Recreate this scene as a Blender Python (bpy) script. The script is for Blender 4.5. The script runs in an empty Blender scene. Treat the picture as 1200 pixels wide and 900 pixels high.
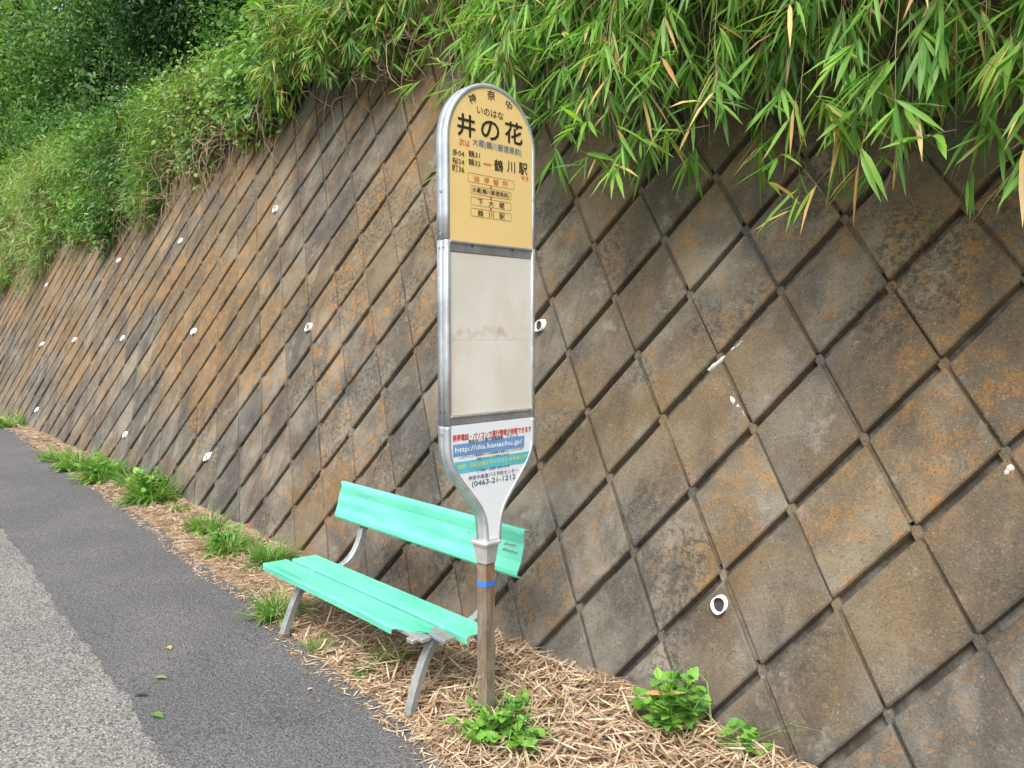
import bpy, math, random
import numpy as np
from mathutils import Vector, Matrix

# ---------------------------------------------------------------- camera, sky, sun, exposure
SC = bpy.context.scene
COL = SC.collection
RAD = math.radians
CAM_H = 1.5
F_PX = 880.0                                   # focal length in pixels of the 1200 px wide photograph
PITCH = math.atan(60.0 / F_PX)
YAW = RAD(43.93)
FW = np.array([-math.cos(YAW) * math.cos(PITCH), math.sin(YAW) * math.cos(PITCH), -math.sin(PITCH)])
RT = np.array([math.sin(YAW), math.cos(YAW), 0.0])
UP = np.cross(RT, FW)
CAM = np.array([0.0, 0.0, CAM_H])
cam_data = bpy.data.cameras.new('camera')
cam_data.sensor_width = 36.0
cam_data.lens = F_PX / 1200.0 * 36.0
cam_data.clip_start = 0.05
cam_data.clip_end = 2000.0
cam = bpy.data.objects.new('camera', cam_data)
COL.objects.link(cam)
cam.matrix_world = Matrix(((RT[0], UP[0], -FW[0], 0), (RT[1], UP[1], -FW[1], 0), (RT[2], UP[2], -FW[2], CAM_H), (0, 0, 0, 1)))
SC.camera = cam

SUN_EL, SUN_AZ = RAD(56), RAD(157)             # azimuth measured from +Y, clockwise
world = bpy.data.worlds.new('World')
SC.world = world
world.use_nodes = True
wn = world.node_tree
wn.nodes.clear()
sky = wn.nodes.new('ShaderNodeTexSky')
sky.sky_type = 'NISHITA'
sky.sun_disc = False
sky.sun_elevation = SUN_EL
sky.sun_rotation = SUN_AZ
sky.air_density = 1.0
sky.dust_density = 4.0
sky.ozone_density = 1.0
hs = wn.nodes.new('ShaderNodeHueSaturation')
hs.inputs['Saturation'].default_value = 0.35   # thin overcast: nearly white sky
bgn = wn.nodes.new('ShaderNodeBackground')
bgn.inputs['Strength'].default_value = 0.15
wo = wn.nodes.new('ShaderNodeOutputWorld')
wn.links.new(sky.outputs[0], hs.inputs['Color'])
wn.links.new(hs.outputs[0], bgn.inputs['Color'])
wn.links.new(bgn.outputs[0], wo.inputs['Surface'])

sun_data = bpy.data.lights.new('sun', 'SUN')
sun_data.energy = 1.5
sun_data.angle = RAD(28)
sun_data.color = (1.0, 0.965, 0.90)
sun = bpy.data.objects.new('sun', sun_data)
COL.objects.link(sun)
sdir = Vector((math.sin(SUN_AZ) * math.cos(SUN_EL), math.cos(SUN_AZ) * math.cos(SUN_EL), math.sin(SUN_EL)))
sun.rotation_euler = sdir.to_track_quat('Z', 'Y').to_euler()
sun.location = (0, -6, 12)

vs = SC.view_settings
vs.view_transform = 'Standard'
vs.look = 'None'
vs.gamma = 1.0
vs.use_curve_mapping = False
vs.exposure = 1.1

rng = np.random.default_rng(7)
random.seed(7)
PI = math.pi

# ---------------------------------------------------------------- helpers
def ray(x, y):
    d = FW * F_PX + RT * (x - 600.0) - UP * (y - 450.0)
    return d / np.linalg.norm(d)
def gz(X):                                      # height of the road and verge: it climbs a little to the left
    return -0.09 - 0.0175 * np.clip(X, -24.0, -2.0)
def ground(x, y, dz=0.0):
    r = ray(x, y)
    z = 0.0
    for _ in range(12):
        p = CAM + r * ((z - CAM_H) / r[2])
        z = float(gz(p[0])) + dz
    return p
BAT = RAD(20.0)
WD = 2.41                                       # wall face at z = 0
WN = np.array([0.0, -math.cos(BAT), math.sin(BAT)])
WV = np.array([0.0, math.sin(BAT), math.cos(BAT)])
def on_wall(x, y, off=0.0):
    r = ray(x, y)
    t = np.dot(np.array([0, WD, 0]) + WN * off - CAM, WN) / np.dot(r, WN)
    return CAM + r * t
def wall_y(z):
    return WD + z * math.tan(BAT)
def proj(P):
    d = np.asarray(P, float) - CAM
    z = d @ FW
    return np.stack([600 + F_PX * (d @ RT) / z, 450 - F_PX * (d @ UP) / z, z], -1)
def in_frame(P, m=0):
    q = proj(P)
    return (q[..., 2] > 0.1) & (q[..., 0] > -m) & (q[..., 0] < 1200 + m) & (q[..., 1] > -m) & (q[..., 1] < 900 + m)

def tag(o, label=None, cat=None, group=None, kind=None):
    if label: o['label'] = label
    if cat: o['category'] = cat
    if group: o['group'] = group
    if kind: o['kind'] = kind
    return o
def link(name, data, parent=None, loc=None):
    o = bpy.data.objects.new(name, data)
    COL.objects.link(o)
    if parent is not None: o.parent = parent
    if loc is not None: o.location = loc
    return o
def empty(name, loc, label=None, cat=None, group=None):
    o = link(name, None, None, loc)
    o.empty_display_size = 0.1
    return tag(o, label, cat, group)
def mesh_of(name, V, Fs, mat, smooth=False):
    m = bpy.data.meshes.new(name)
    m.from_pydata([tuple(v) for v in V], [], Fs)
    if smooth:
        m.polygons.foreach_set('use_smooth', [True] * len(m.polygons))
    m.materials.append(mat)
    m.update()
    return m

class MB:
    """collects pieces of one mesh"""
    def __init__(s): s.V = []; s.F = []
    def add(s, V, Fs):
        n = len(s.V)
        s.V.extend([tuple(v) for v in V])
        s.F.extend([tuple(i + n for i in f) for f in Fs])
    def box(s, c, h, M=None, bev=0.0):
        c = np.array(c, float); h = np.array(h, float)
        if bev <= 0:
            V = np.array([[x, y, z] for z in (-1, 1) for y in (-1, 1) for x in (-1, 1)], float) * h
            Fs = [(0, 2, 3, 1), (4, 5, 7, 6), (0, 1, 5, 4), (2, 6, 7, 3), (0, 4, 6, 2), (1, 3, 7, 5)]
        else:
            V = []; idx = {}
            for sx in (-1, 1):
                for sy in (-1, 1):
                    for sz in (-1, 1):
                        for a in range(3):
                            q = np.array([sx, sy, sz]) * (h - bev); q[a] += (sx, sy, sz)[a] * bev
                            idx[(sx, sy, sz, a)] = len(V); V.append(q)
            V = np.array(V); Fs = []
            for a in range(3):
                b, d = (a + 1) % 3, (a + 2) % 3
                for sg in (-1, 1):
                    loop = []
                    for (p, q) in ((-1, -1), (1, -1), (1, 1), (-1, 1)):
                        t = [0, 0, 0]; t[a] = sg; t[b] = p; t[d] = q
                        loop.append(idx[(t[0], t[1], t[2], a)])
                    Fs.append(tuple(loop if sg > 0 else loop[::-1]))
            for a in range(3):
                b, d = (a + 1) % 3, (a + 2) % 3
                for p in (-1, 1):
                    for q in (-1, 1):
                        t0 = [0, 0, 0]; t0[b] = p; t0[d] = q; t1 = list(t0); t0[a] = -1; t1[a] = 1
                        l = [idx[(*t0, b)], idx[(*t1, b)], idx[(*t1, d)], idx[(*t0, d)]]
                        Fs.append(tuple(l if p * q < 0 else l[::-1]))
            for sx in (-1, 1):
                for sy in (-1, 1):
                    for sz in (-1, 1):
                        l = [idx[(sx, sy, sz, a)] for a in range(3)]
                        Fs.append(tuple(l if sx * sy * sz > 0 else l[::-1]))
        if M is not None: V = V @ np.array(M).T
        s.add(V + c, Fs)
    def tube(s, pts, r, n=6, caps=True, sec=None):
        pts = np.array(pts, float); k = len(pts)
        r = np.full(k, r) if np.isscalar(r) else np.array(r, float)
        T = np.gradient(pts, axis=0); T /= np.linalg.norm(T, axis=1)[:, None] + 1e-12
        ref = np.array([0, 0, 1.0]) if abs(T[0, 2]) < 0.9 else np.array([1.0, 0, 0])
        V = []
        a = np.linspace(0, 2 * PI, n, endpoint=False)
        if sec is None: sec = np.stack([np.cos(a), np.sin(a)], 1)
        n = len(sec)
        for i in range(k):
            B = np.cross(T[i], ref); B /= np.linalg.norm(B) + 1e-12
            ref = np.cross(B, T[i])
            V.extend(pts[i] + r[i] * (sec[:, :1] * B + sec[:, 1:] * ref))
        Fs = []
        for i in range(k - 1):
            for j in range(n):
                Fs.append((i * n + j, i * n + (j + 1) % n, (i + 1) * n + (j + 1) % n, (i + 1) * n + j))
        if caps:
            Fs.append(tuple(range(n))[::-1]); Fs.append(tuple(range((k - 1) * n, k * n)))
        s.add(V, Fs)
    def build(s, name, mat, parent=None, smooth=False, loc=None):
        return link(name, mesh_of(name, s.V, s.F, mat, smooth), parent, loc)

# ---- leaves: many small blades in one mesh, built with numpy
LEAF_T = np.array([0.0, 0.22, 0.60, 1.0])
LEAF_F = [(0, 1, 2), (0, 2, 3), (1, 4, 5, 2), (2, 5, 6, 3), (4, 7, 5), (5, 7, 6)]
def leaf_verts(P, D, N, L, W, droop, fold, w1=0.85, w2=0.9):
    """P base, D direction, N rough normal (all n x 3); L, W, droop, fold n"""
    n = len(P)
    D = D / (np.linalg.norm(D, axis=1)[:, None] + 1e-9)
    S = np.cross(D, N); S /= np.linalg.norm(S, axis=1)[:, None] + 1e-9
    N = np.cross(S, D)
    def at(t): 
        q = P + D * (L * t)[:, None]
        q[:, 2] -= droop * L * t * t
        return q
    one = np.ones(n)
    V = np.empty((n, 8, 3))
    V[:, 0] = at(0 * one)
    for k, (t, w) in enumerate(((0.22, w1), (0.60, w2))):
        c = at(t * one); h = (W * 0.5 * w)[:, None]
        V[:, 1 + 3 * k] = c - S * h + N * (h * fold[:, None])
        V[:, 2 + 3 * k] = c
        V[:, 3 + 3 * k] = c + S * h + N * (h * fold[:, None])
    V[:, 7] = at(one)
    return V
def leaf_mesh(name, V, rnd, mat):
    n = len(V)
    m = bpy.data.meshes.new(name)
    m.vertices.add(n * 8)
    m.vertices.foreach_set('co', V.reshape(-1).astype(np.float32))
    tot = np.array([len(f) for f in LEAF_F]); flat = np.concatenate([np.array(f) for f in LEAF_F])
    loops = (flat[None, :] + 8 * np.arange(n)[:, None]).reshape(-1)
    m.loops.add(len(loops)); m.loops.foreach_set('vertex_index', loops.astype(np.int32))
    starts = np.concatenate([[0], np.cumsum(np.tile(tot, n))[:-1]])
    m.polygons.add(n * len(LEAF_F)); m.polygons.foreach_set('loop_start', starts.astype(np.int32))
    m.update(calc_edges=True)
    at = m.attributes.new('rnd', 'FLOAT', 'POINT')
    at.data.foreach_set('value', np.repeat(rnd, 8).astype(np.float32))
    m.materials.append(mat)
    m.polygons.foreach_set('use_smooth', [True] * len(m.polygons))
    return m
def unit(v): return v / (np.linalg.norm(v, axis=-1, keepdims=True) + 1e-9)

# ---------------------------------------------------------------- materials
class NT:
    def __init__(s, name):
        s.m = bpy.data.materials.new(name); s.m.use_nodes = True
        s.t = s.m.node_tree; s.t.nodes.clear()
        s.out = s.t.nodes.new('ShaderNodeOutputMaterial')
        s.pos = s.t.nodes.new('ShaderNodeNewGeometry').outputs['Position']
    def n(s, typ, **kw):
        nd = s.t.nodes.new(typ)
        for k, v in kw.items(): setattr(nd, k, v)
        return nd
    def set(s, sock, v):
        if hasattr(v, 'links') or isinstance(v, bpy.types.NodeSocket): s.t.links.new(v, sock)
        else: sock.default_value = v
    def noise(s, scale, detail=3.0, rough=0.55, vec=None, dist=0.0):
        nd = s.n('ShaderNodeTexNoise'); nd.inputs['Scale'].default_value = scale
        nd.inputs['Detail'].default_value = detail; nd.inputs['Roughness'].default_value = rough
        nd.inputs['Distortion'].default_value = dist
        s.t.links.new(vec if vec is not None else s.pos, nd.inputs['Vector'])
        return nd.outputs['Fac']
    def voro(s, scale, feature='F1', vec=None, out='Distance'):
        nd = s.n('ShaderNodeTexVoronoi'); nd.feature = feature; nd.inputs['Scale'].default_value = scale
        s.t.links.new(vec if vec is not None else s.pos, nd.inputs['Vector'])
        return nd.outputs[out]
    def scaled(s, k, vec=None):
        nd = s.n('ShaderNodeVectorMath', operation='MULTIPLY')
        s.t.links.new(vec if vec is not None else s.pos, nd.inputs[0]); nd.inputs[1].default_value = k
        return nd.outputs[0]
    def ramp(s, fac, a, b, smooth=True):
        nd = s.n('ShaderNodeMapRange'); nd.interpolation_type = 'SMOOTHSTEP' if smooth else 'LINEAR'
        s.set(nd.inputs['Value'], fac); nd.inputs['From Min'].default_value = a; nd.inputs['From Max'].default_value = b
        return nd.outputs['Result']
    def math(s, op, a, b=None):
        nd = s.n('ShaderNodeMath', operation=op); s.set(nd.inputs[0], a)
        if b is not None: s.set(nd.inputs[1], b)
        return nd.outputs[0]
    def mix(s, fac, a, b, blend='MIX'):
        nd = s.n('ShaderNodeMix', data_type='RGBA', blend_type=blend)
        s.set(nd.inputs[0], fac)
        for sock, v in ((nd.inputs[6], a), (nd.inputs[7], b)):
            s.set(sock, (*v, 1.0) if isinstance(v, tuple) and len(v) == 3 else v)
        return nd.outputs[2]
    def sep(s, vec=None):
        nd = s.n('ShaderNodeSeparateXYZ'); s.t.links.new(vec if vec is not None else s.pos, nd.inputs[0]); return nd.outputs
    def attr(s, name):
        nd = s.n('ShaderNodeAttribute'); nd.attribute_name = name; return nd.outputs['Fac']
    def orand(s): return s.n('ShaderNodeObjectInfo').outputs['Random']
    def bump(s, h, strength=0.3, dist=0.01, prev=None):
        nd = s.n('ShaderNodeBump'); nd.inputs['Strength'].default_value = strength; nd.inputs['Distance'].default_value = dist
        s.t.links.new(h, nd.inputs['Height'])
        if prev is not None: s.t.links.new(prev, nd.inputs['Normal'])
        return nd.outputs[0]
    def bsdf(s, col, rough=0.7, metal=0.0, normal=None, spec=0.5, coat=0.0):
        p = s.n('ShaderNodeBsdfPrincipled')
        s.set(p.inputs['Base Color'], (*col, 1.0) if isinstance(col, tuple) else col)
        s.set(p.inputs['Roughness'], rough); s.set(p.inputs['Metallic'], metal)
        p.inputs['Specular IOR Level'].default_value = spec
        if coat: p.inputs['Coat Weight'].default_value = coat
        if normal is not None: s.t.links.new(normal, p.inputs['Normal'])
        s.t.links.new(p.outputs[0], s.out.inputs['Surface'])
        return p

def mat_plain(name, col, rough=0.6, metal=0.0, var=0.15, scale=8.0, spec=0.5):
    t = NT(name)
    f = t.ramp(t.noise(scale, 4), 0.3, 0.7)
    c = t.mix(f, tuple(x * (1 - var) for x in col), tuple(min(1, x * (1 + var)) for x in col))
    b = t.bump(t.noise(scale * 12, 3), 0.08, 0.004)
    t.bsdf(c, rough, metal, b, spec)
    return t.m

def mat_leaf(name, dark, light, tip=None, trans=0.35, rough=0.45):
    t = NT(name)
    r = t.math('FRACT', t.math('ADD', t.attr('rnd'), t.orand()))
    c = t.mix(r, dark, light)
    c = t.mix(t.ramp(t.noise(2.2, 2), 0.35, 0.7), c, t.mix(1.0, c, (1.18, 1.10, 0.75), 'MULTIPLY'))
    if tip: c = t.mix(t.ramp(r, 0.93, 0.96), c, tip)
    p = t.n('ShaderNodeBsdfPrincipled')
    t.set(p.inputs['Base Color'], c); p.inputs['Roughness'].default_value = rough
    p.inputs['Specular IOR Level'].default_value = 0.25
    tr = t.n('ShaderNodeBsdfTranslucent'); t.set(tr.inputs['Color'], t.mix(1.0, c, (1.1, 1.25, 0.6), 'MULTIPLY'))
    mx = t.n('ShaderNodeMixShader'); mx.inputs[0].default_value = trans
    t.t.links.new(p.outputs[0], mx.inputs[1]); t.t.links.new(tr.outputs[0], mx.inputs[2])
    t.t.links.new(mx.outputs[0], t.out.inputs['Surface'])
    return t.m

def mat_block():
    t = NT('weathered_concrete')
    x, y, z = t.sep()
    per = t.orand()
    big = t.noise(0.9, 4, 0.6)
    c = t.mix(t.ramp(t.noise(3.2, 6, 0.68), 0.36, 0.66), (0.095, 0.088, 0.076), (0.200, 0.184, 0.152))
    c = t.mix(per, t.mix(1.0, c, (0.74, 0.74, 0.76), 'MULTIPLY'), t.mix(1.0, c, (1.22, 1.20, 1.14), 'MULTIPLY'))
    # brown film of algae and old lichen over most of the upper face
    film = t.ramp(t.math('ADD', big, t.math('MULTIPLY', t.ramp(z, 0.3, 2.4), 0.15)), 0.48, 0.68)
    c = t.mix(t.math('MULTIPLY', film, 0.55), c, (0.185, 0.118, 0.048))
    # orange lichen in spots and blotches, thick in patches
    zone = t.ramp(t.math('ADD', t.noise(0.62, 3, 0.6), t.math('MULTIPLY', t.math('SUBTRACT', per, 0.5), 0.30)), 0.41, 0.57)
    far = t.ramp(x, -2.6, -5.0)
    zlow = t.ramp(z, 0.25, 1.3)
    spots = t.ramp(t.noise(13, 6, 0.74), 0.47, 0.60)
    fine = t.ramp(t.noise(85, 4, 0.7), 0.40, 0.60)
    lich = t.math('MULTIPLY', t.math('MULTIPLY', zone, spots), fine)
    lich = t.math('MULTIPLY', lich, t.math('ADD', 0.52, t.math('MULTIPLY', zlow, t.math('MULTIPLY', far, 0.48))))
    c = t.mix(lich, c, (0.40, 0.168, 0.022))
    # small round colonies scattered everywhere
    dots = t.math('MULTIPLY', t.ramp(t.voro(21), 0.24, 0.12), t.ramp(t.noise(2.3, 3), 0.45, 0.62))
    c = t.mix(t.math('MULTIPLY', dots, 0.55), c, (0.30, 0.150, 0.040))
    # dark water-run stains
    run = t.ramp(t.noise(1.0, 5, 0.66, t.scaled((2.3, 1.0, 0.5))), 0.48, 0.66)
    c = t.mix(t.math('MULTIPLY', run, 0.66), c, (0.050, 0.046, 0.042))
    # black crust breaking up into flecks
    crust = t.math('MULTIPLY', t.ramp(t.noise(1.7, 4, 0.6), 0.48, 0.62), t.ramp(t.noise(38, 5, 0.75), 0.47, 0.57))
    c = t.mix(t.math('MULTIPLY', crust, 0.72), c, (0.045, 0.041, 0.037))
    # grey worn cement where the film has come off
    worn = t.ramp(t.noise(5.5, 7, 0.75), 0.56, 0.68)
    c = t.mix(t.math('MULTIPLY', worn, 0.55), c, (0.250, 0.240, 0.215))
    # pale lime run down from some joints
    lime = t.ramp(t.noise(1.0, 4, 0.7, t.scaled((16.0, 6.0, 0.7))), 0.70, 0.78)
    c = t.mix(t.math('MULTIPLY', lime, 0.5), c, (0.42, 0.40, 0.36))
    # mineral grains
    g = t.noise(125, 5, 0.8)
    c = t.mix(t.math('MULTIPLY', t.ramp(g, 0.56, 0.70), 0.55), c, (0.40, 0.37, 0.31))
    c = t.mix(t.math('MULTIPLY', t.ramp(g, 0.47, 0.33), 0.8), c, (0.032, 0.029, 0.025))
    b = t.bump(t.noise(170, 5, 0.75), 0.7, 0.007)
    b = t.bump(t.noise(16, 5, 0.65), 0.4, 0.02, b)
    t.bsdf(c, 0.9, 0.0, b, 0.22)
    return t.m

def mat_mortar():
    t = NT('joint_mortar')
    c = t.mix(t.ramp(t.noise(7, 5, 0.7), 0.42, 0.62), (0.055, 0.048, 0.040), (0.135, 0.124, 0.105))
    c = t.mix(t.math('MULTIPLY', t.ramp(t.noise(2.0, 4, 0.7), 0.63, 0.74), 0.6), c, (0.40, 0.39, 0.36))
    t.bsdf(c, 0.95, 0.0, t.bump(t.noise(90, 4), 0.6, 0.008), 0.2)
    return t.m

def mat_asphalt(name, dark, light, grain, hi, speck, wear):
    t = NT(name)
    g = t.noise(grain, 3, 0.7)
    v = t.voro(grain * 1.3)
    c = t.mix(t.ramp(g, 0.36, 0.64), dark, light)
    c = t.mix(t.math('MULTIPLY', t.ramp(t.noise(grain * 1.9, 2, 0.6), speck, speck + 0.09), 0.85), c, hi)
    c = t.mix(t.math('MULTIPLY', t.ramp(t.noise(1.3, 5, 0.6), 0.40, 0.68), wear), c, t.mix(1.0, c, (1.5, 1.46, 1.40), 'MULTIPLY'))
    c = t.mix(t.math('MULTIPLY', t.ramp(t.noise(3.1, 5, 0.7), 0.60, 0.75), 0.35), c, (0.03, 0.028, 0.027))
    b = t.bump(v, 0.55, 0.008)
    b = t.bump(g, 0.6, 0.006, b)
    t.bsdf(c, 0.82, 0.0, b, 0.35)
    return t.m

def mat_soil(name, a, b_, scale=9):
    t = NT(name)
    c = t.mix(t.ramp(t.noise(scale, 6, 0.7), 0.35, 0.65), a, b_)
    c = t.mix(t.ramp(t.noise(scale * 14, 3, 0.6), 0.55, 0.68), c, tuple(min(1, k * 1.9) for k in b_))
    t.bsdf(c, 0.95, 0.0, t.bump(t.noise(scale * 9, 5, 0.7), 0.7, 0.02), 0.2)
    return t.m

def mat_straw():
    t = NT('dry_straw')
    r = t.math('FRACT', t.math('ADD', t.attr('rnd'), t.orand()))
    c = t.mix(r, (0.27, 0.18, 0.105), (0.66, 0.52, 0.37))
    c = t.mix(t.ramp(r, 0.86, 0.90), c, (0.30, 0.17, 0.085))
    t.bsdf(c, 0.75, 0.0, None, 0.25)
    return t.m

def mat_teal():
    t = NT('mint_green_paint')
    c = t.mix(t.ramp(t.noise(3.0, 4, 0.6), 0.3, 0.7), (0.110, 0.50, 0.345), (0.140, 0.57, 0.41))
    sm = t.ramp(t.noise(3.2, 5, 0.65, t.scaled((0.5, 3.0, 3.0))), 0.50, 0.70)
    c = t.mix(t.math('MULTIPLY', sm, 0.7), c, (0.040, 0.34, 0.22))
    chalk = t.ramp(t.noise(6.0, 5, 0.7, t.scaled((0.6, 2.5, 2.5))), 0.58, 0.75)
    c = t.mix(t.math('MULTIPLY', chalk, 0.40), c, (0.26, 0.66, 0.54))
    fs = t.ramp(t.noise(9.0, 5, 0.7, t.scaled((0.35, 4.0, 4.0))), 0.54, 0.66)
    c = t.mix(t.math('MULTIPLY', fs, 0.40), c, (0.060, 0.30, 0.22))
    dirt = t.math('MULTIPLY', t.ramp(t.noise(26, 5, 0.75), 0.58, 0.72), t.ramp(t.noise(4.0, 3), 0.45, 0.65))
    c = t.mix(t.math('MULTIPLY', dirt, 0.55), c, (0.10, 0.22, 0.17))
    chip = t.ramp(t.noise(60, 3, 0.6), 0.70, 0.73)
    c = t.mix(chip, c, (0.22, 0.30, 0.26))
    t.bsdf(c, 0.42, 0.0, t.bump(t.noise(120, 3), 0.06, 0.003), 0.5)
    return t.m

def mat_galv(name, col=(0.42, 0.43, 0.43), rough=0.5, metal=0.55):
    t = NT(name)
    c = t.mix(t.ramp(t.noise(14, 5, 0.65), 0.35, 0.7), tuple(k * 0.72 for k in col), col)
    c = t.mix(t.math('MULTIPLY', t.ramp(t.noise(30, 4, 0.7), 0.64, 0.74), 0.7), c, (0.15, 0.12, 0.10))
    t.bsdf(c, rough, metal, t.bump(t.noise(160, 3), 0.15, 0.003))
    return t.m

def mat_rusty():
    t = NT('rusty_steel')
    x, y, z = t.sep()
    lines = t.noise(26, 5, 0.75, t.scaled((1.4, 1.4, 0.40)))
    c = t.mix(t.ramp(lines, 0.38, 0.62), (0.225, 0.200, 0.150), (0.150, 0.112, 0.075))
    c = t.mix(t.math('MULTIPLY', t.ramp(t.noise(46, 3, 0.6, t.scaled((1.6, 1.6, 0.16))), 0.55, 0.67), 0.85), c, (0.21, 0.078, 0.036))
    c = t.mix(t.math('MULTIPLY', t.ramp(z, 0.48, 0.60), t.ramp(lines, 0.36, 0.6)), c, (0.26, 0.10, 0.05))
    c = t.mix(t.math('MULTIPLY', t.ramp(t.noise(22, 5, 0.7), 0.60, 0.72), 0.5), c, (0.34, 0.31, 0.25))
    t.bsdf(c, 0.72, 0.12, t.bump(t.noise(200, 4), 0.25, 0.003))
    return t.m

def mat_panel(name, col, stain=(0.55, 0.40, 0.22), amount=0.25, scale=5.0, rough=0.35):
    t = NT(name)
    s = t.ramp(t.noise(scale, 5, 0.6, t.scaled((1, 1.0, 0.8)), 0.6), 0.52, 0.78)
    c = t.mix(t.math('MULTIPLY', s, amount), col, stain)
    c = t.mix(t.math('MULTIPLY', t.ramp(t.noise(90, 4, 0.6), 0.62, 0.75), 0.10), c, (0.3, 0.25, 0.2))
    t.bsdf(c, rough, 0.0, t.bump(t.noise(7, 2), 0.05, 0.01))
    return t.m

def mat_board():
    """empty timetable board: yellowed paper with a tide mark across its middle"""
    t = NT('yellowed_board')
    x, y, z = t.sep()
    wob = t.math('MULTIPLY', t.math('SUBTRACT', t.noise(7.0, 3, 0.6), 0.5), 0.16)
    d = t.math('ABSOLUTE', t.math('SUBTRACT', t.math('ADD', z, wob), 1.495))
    tide = t.math('MULTIPLY', t.ramp(d, 0.032, 0.0), t.ramp(t.noise(9, 3), 0.42, 0.62))
    c = t.mix(t.ramp(t.noise(3.5, 4), 0.3, 0.7), (0.66, 0.645, 0.60), (0.59, 0.56, 0.50))
    c = t.mix(t.math('MULTIPLY', t.ramp(t.noise(6, 4, 0.6, t.scaled((1, 1, 0.6))), 0.52, 0.72), 0.5), c, (0.56, 0.49, 0.39))
    c = t.mix(t.math('MULTIPLY', tide, 0.62), c, (0.38, 0.26, 0.14))
    seam = t.ramp(t.math('ABSOLUTE', t.math('SUBTRACT', z, 1.474)), 0.0016, 0.0004)
    c = t.mix(t.math('MULTIPLY', seam, 0.5), c, (0.35, 0.30, 0.24))
    t.bsdf(c, 0.55, 0.0, t.bump(t.noise(6, 2), 0.08, 0.01))
    return t.m

M = {}
M['block'] = mat_block()
M['mortar'] = mat_mortar()
M['joint'] = mat_plain('grey_joint_mortar', (0.135, 0.123, 0.102), 0.95, 0, 0.5, 9)
M['patch'] = mat_plain('pale_mortar', (0.52, 0.50, 0.46), 0.9, 0, 0.2, 25)
M['pvc'] = mat_plain('white_pipe', (0.74, 0.74, 0.72), 0.45, 0, 0.12, 12)
M['pipe_dark'] = mat_plain('pipe_hole_shade', (0.035, 0.030, 0.025), 0.95, 0, 0.2, 20)  # near-black colour that stands in for the shade inside the pipes
M['road'] = mat_asphalt('old_asphalt', (0.062, 0.061, 0.058), (0.190, 0.187, 0.176), 60, (0.33, 0.32, 0.295), 0.55, 0.45)
M['patch_road'] = mat_asphalt('newer_asphalt', (0.050, 0.049, 0.052), (0.125, 0.122, 0.126), 85, (0.27, 0.265, 0.265), 0.61, 0.45)
M['verge'] = mat_soil('verge_soil', (0.12, 0.078, 0.048), (0.30, 0.215, 0.14), 9)
M['hill'] = mat_soil('hill_soil', (0.020, 0.020, 0.012), (0.045, 0.045, 0.022), 3)
M['ground'] = mat_soil('field_soil', (0.05, 0.06, 0.03), (0.09, 0.10, 0.05), 0.6)
M['straw'] = mat_straw()
M['teal'] = mat_teal()
M['galv'] = mat_galv('galvanised_steel')
M['zinc'] = mat_galv('dull_zinc', (0.30, 0.31, 0.31), 0.6, 0.3)
M['alu'] = mat_galv('brushed_aluminium', (0.62, 0.66, 0.70), 0.34, 0.6)
M['alu_bar'] = mat_galv('grey_aluminium', (0.40, 0.42, 0.44), 0.42, 0.6)
M['socket'] = mat_plain('grey_cast_socket', (0.40, 0.39, 0.38), 0.5, 0.1, 0.12, 18)
M['rust'] = mat_rusty()
M['yellow'] = mat_panel('yellow_panel', (0.76, 0.555, 0.235), (0.62, 0.42, 0.16), 0.3)
M['white'] = mat_panel('white_panel', (0.70, 0.745, 0.79), (0.58, 0.58, 0.55), 0.2)
M['board'] = mat_board()
M['ink'] = mat_plain('black_ink', (0.022, 0.018, 0.014), 0.5, 0, 0.1)
M['ink_blue'] = mat_plain('slate_blue_ink', (0.10, 0.16, 0.24), 0.5, 0, 0.1)
M['ink_navy'] = mat_plain('navy_ink', (0.055, 0.075, 0.15), 0.5, 0, 0.1)
M['ink_red'] = mat_plain('red_ink', (0.52, 0.065, 0.05), 0.5, 0, 0.1)
M['ink_orange'] = mat_plain('orange_red_ink', (0.60, 0.115, 0.03), 0.5, 0, 0.1)
M['ink_white'] = mat_plain('white_ink', (0.80, 0.82, 0.84), 0.5, 0, 0.05)
M['ink_yellow'] = mat_plain('yellow_ink', (0.62, 0.66, 0.16), 0.5, 0, 0.1)
M['band_blue'] = mat_plain('blue_band', (0.13, 0.27, 0.52), 0.45, 0, 0.08)
M['band_cyan'] = mat_plain('cyan_band', (0.09, 0.46, 0.56), 0.45, 0, 0.08)
M['tape'] = mat_plain('blue_tape', (0.045, 0.17, 0.55), 0.4, 0, 0.1)
M['dark'] = mat_plain('dark_gap', (0.02, 0.02, 0.02), 0.8)
M['bamboo'] = mat_leaf('bamboo_leaf', (0.060, 0.175, 0.036), (0.235, 0.440, 0.085), None, 0.42, 0.40)
M['bamboo_far'] = mat_leaf('bamboo_leaf_deep', (0.060, 0.160, 0.040), (0.225, 0.400, 0.095), None, 0.40, 0.45)
M['dry_leaf'] = mat_leaf('dry_bamboo_leaf', (0.30, 0.17, 0.075), (0.55, 0.42, 0.22), None, 0.25, 0.6)
M['vine'] = mat_leaf('vine_leaf', (0.065, 0.170, 0.040), (0.235, 0.410, 0.110), None, 0.38, 0.45)
M['vine_pale'] = mat_leaf('pale_vine_leaf', (0.120, 0.215, 0.065), (0.300, 0.420, 0.160), None, 0.38, 0.45)
M['shrub'] = mat_leaf('shrub_leaf', (0.032, 0.100, 0.030), (0.105, 0.230, 0.065), None, 0.32, 0.45)
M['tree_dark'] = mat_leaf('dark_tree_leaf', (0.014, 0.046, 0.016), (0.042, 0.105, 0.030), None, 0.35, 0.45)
M['tree_mid'] = mat_leaf('tree_leaf', (0.040, 0.110, 0.032), (0.130, 0.260, 0.080), None, 0.40, 0.45)
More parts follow.
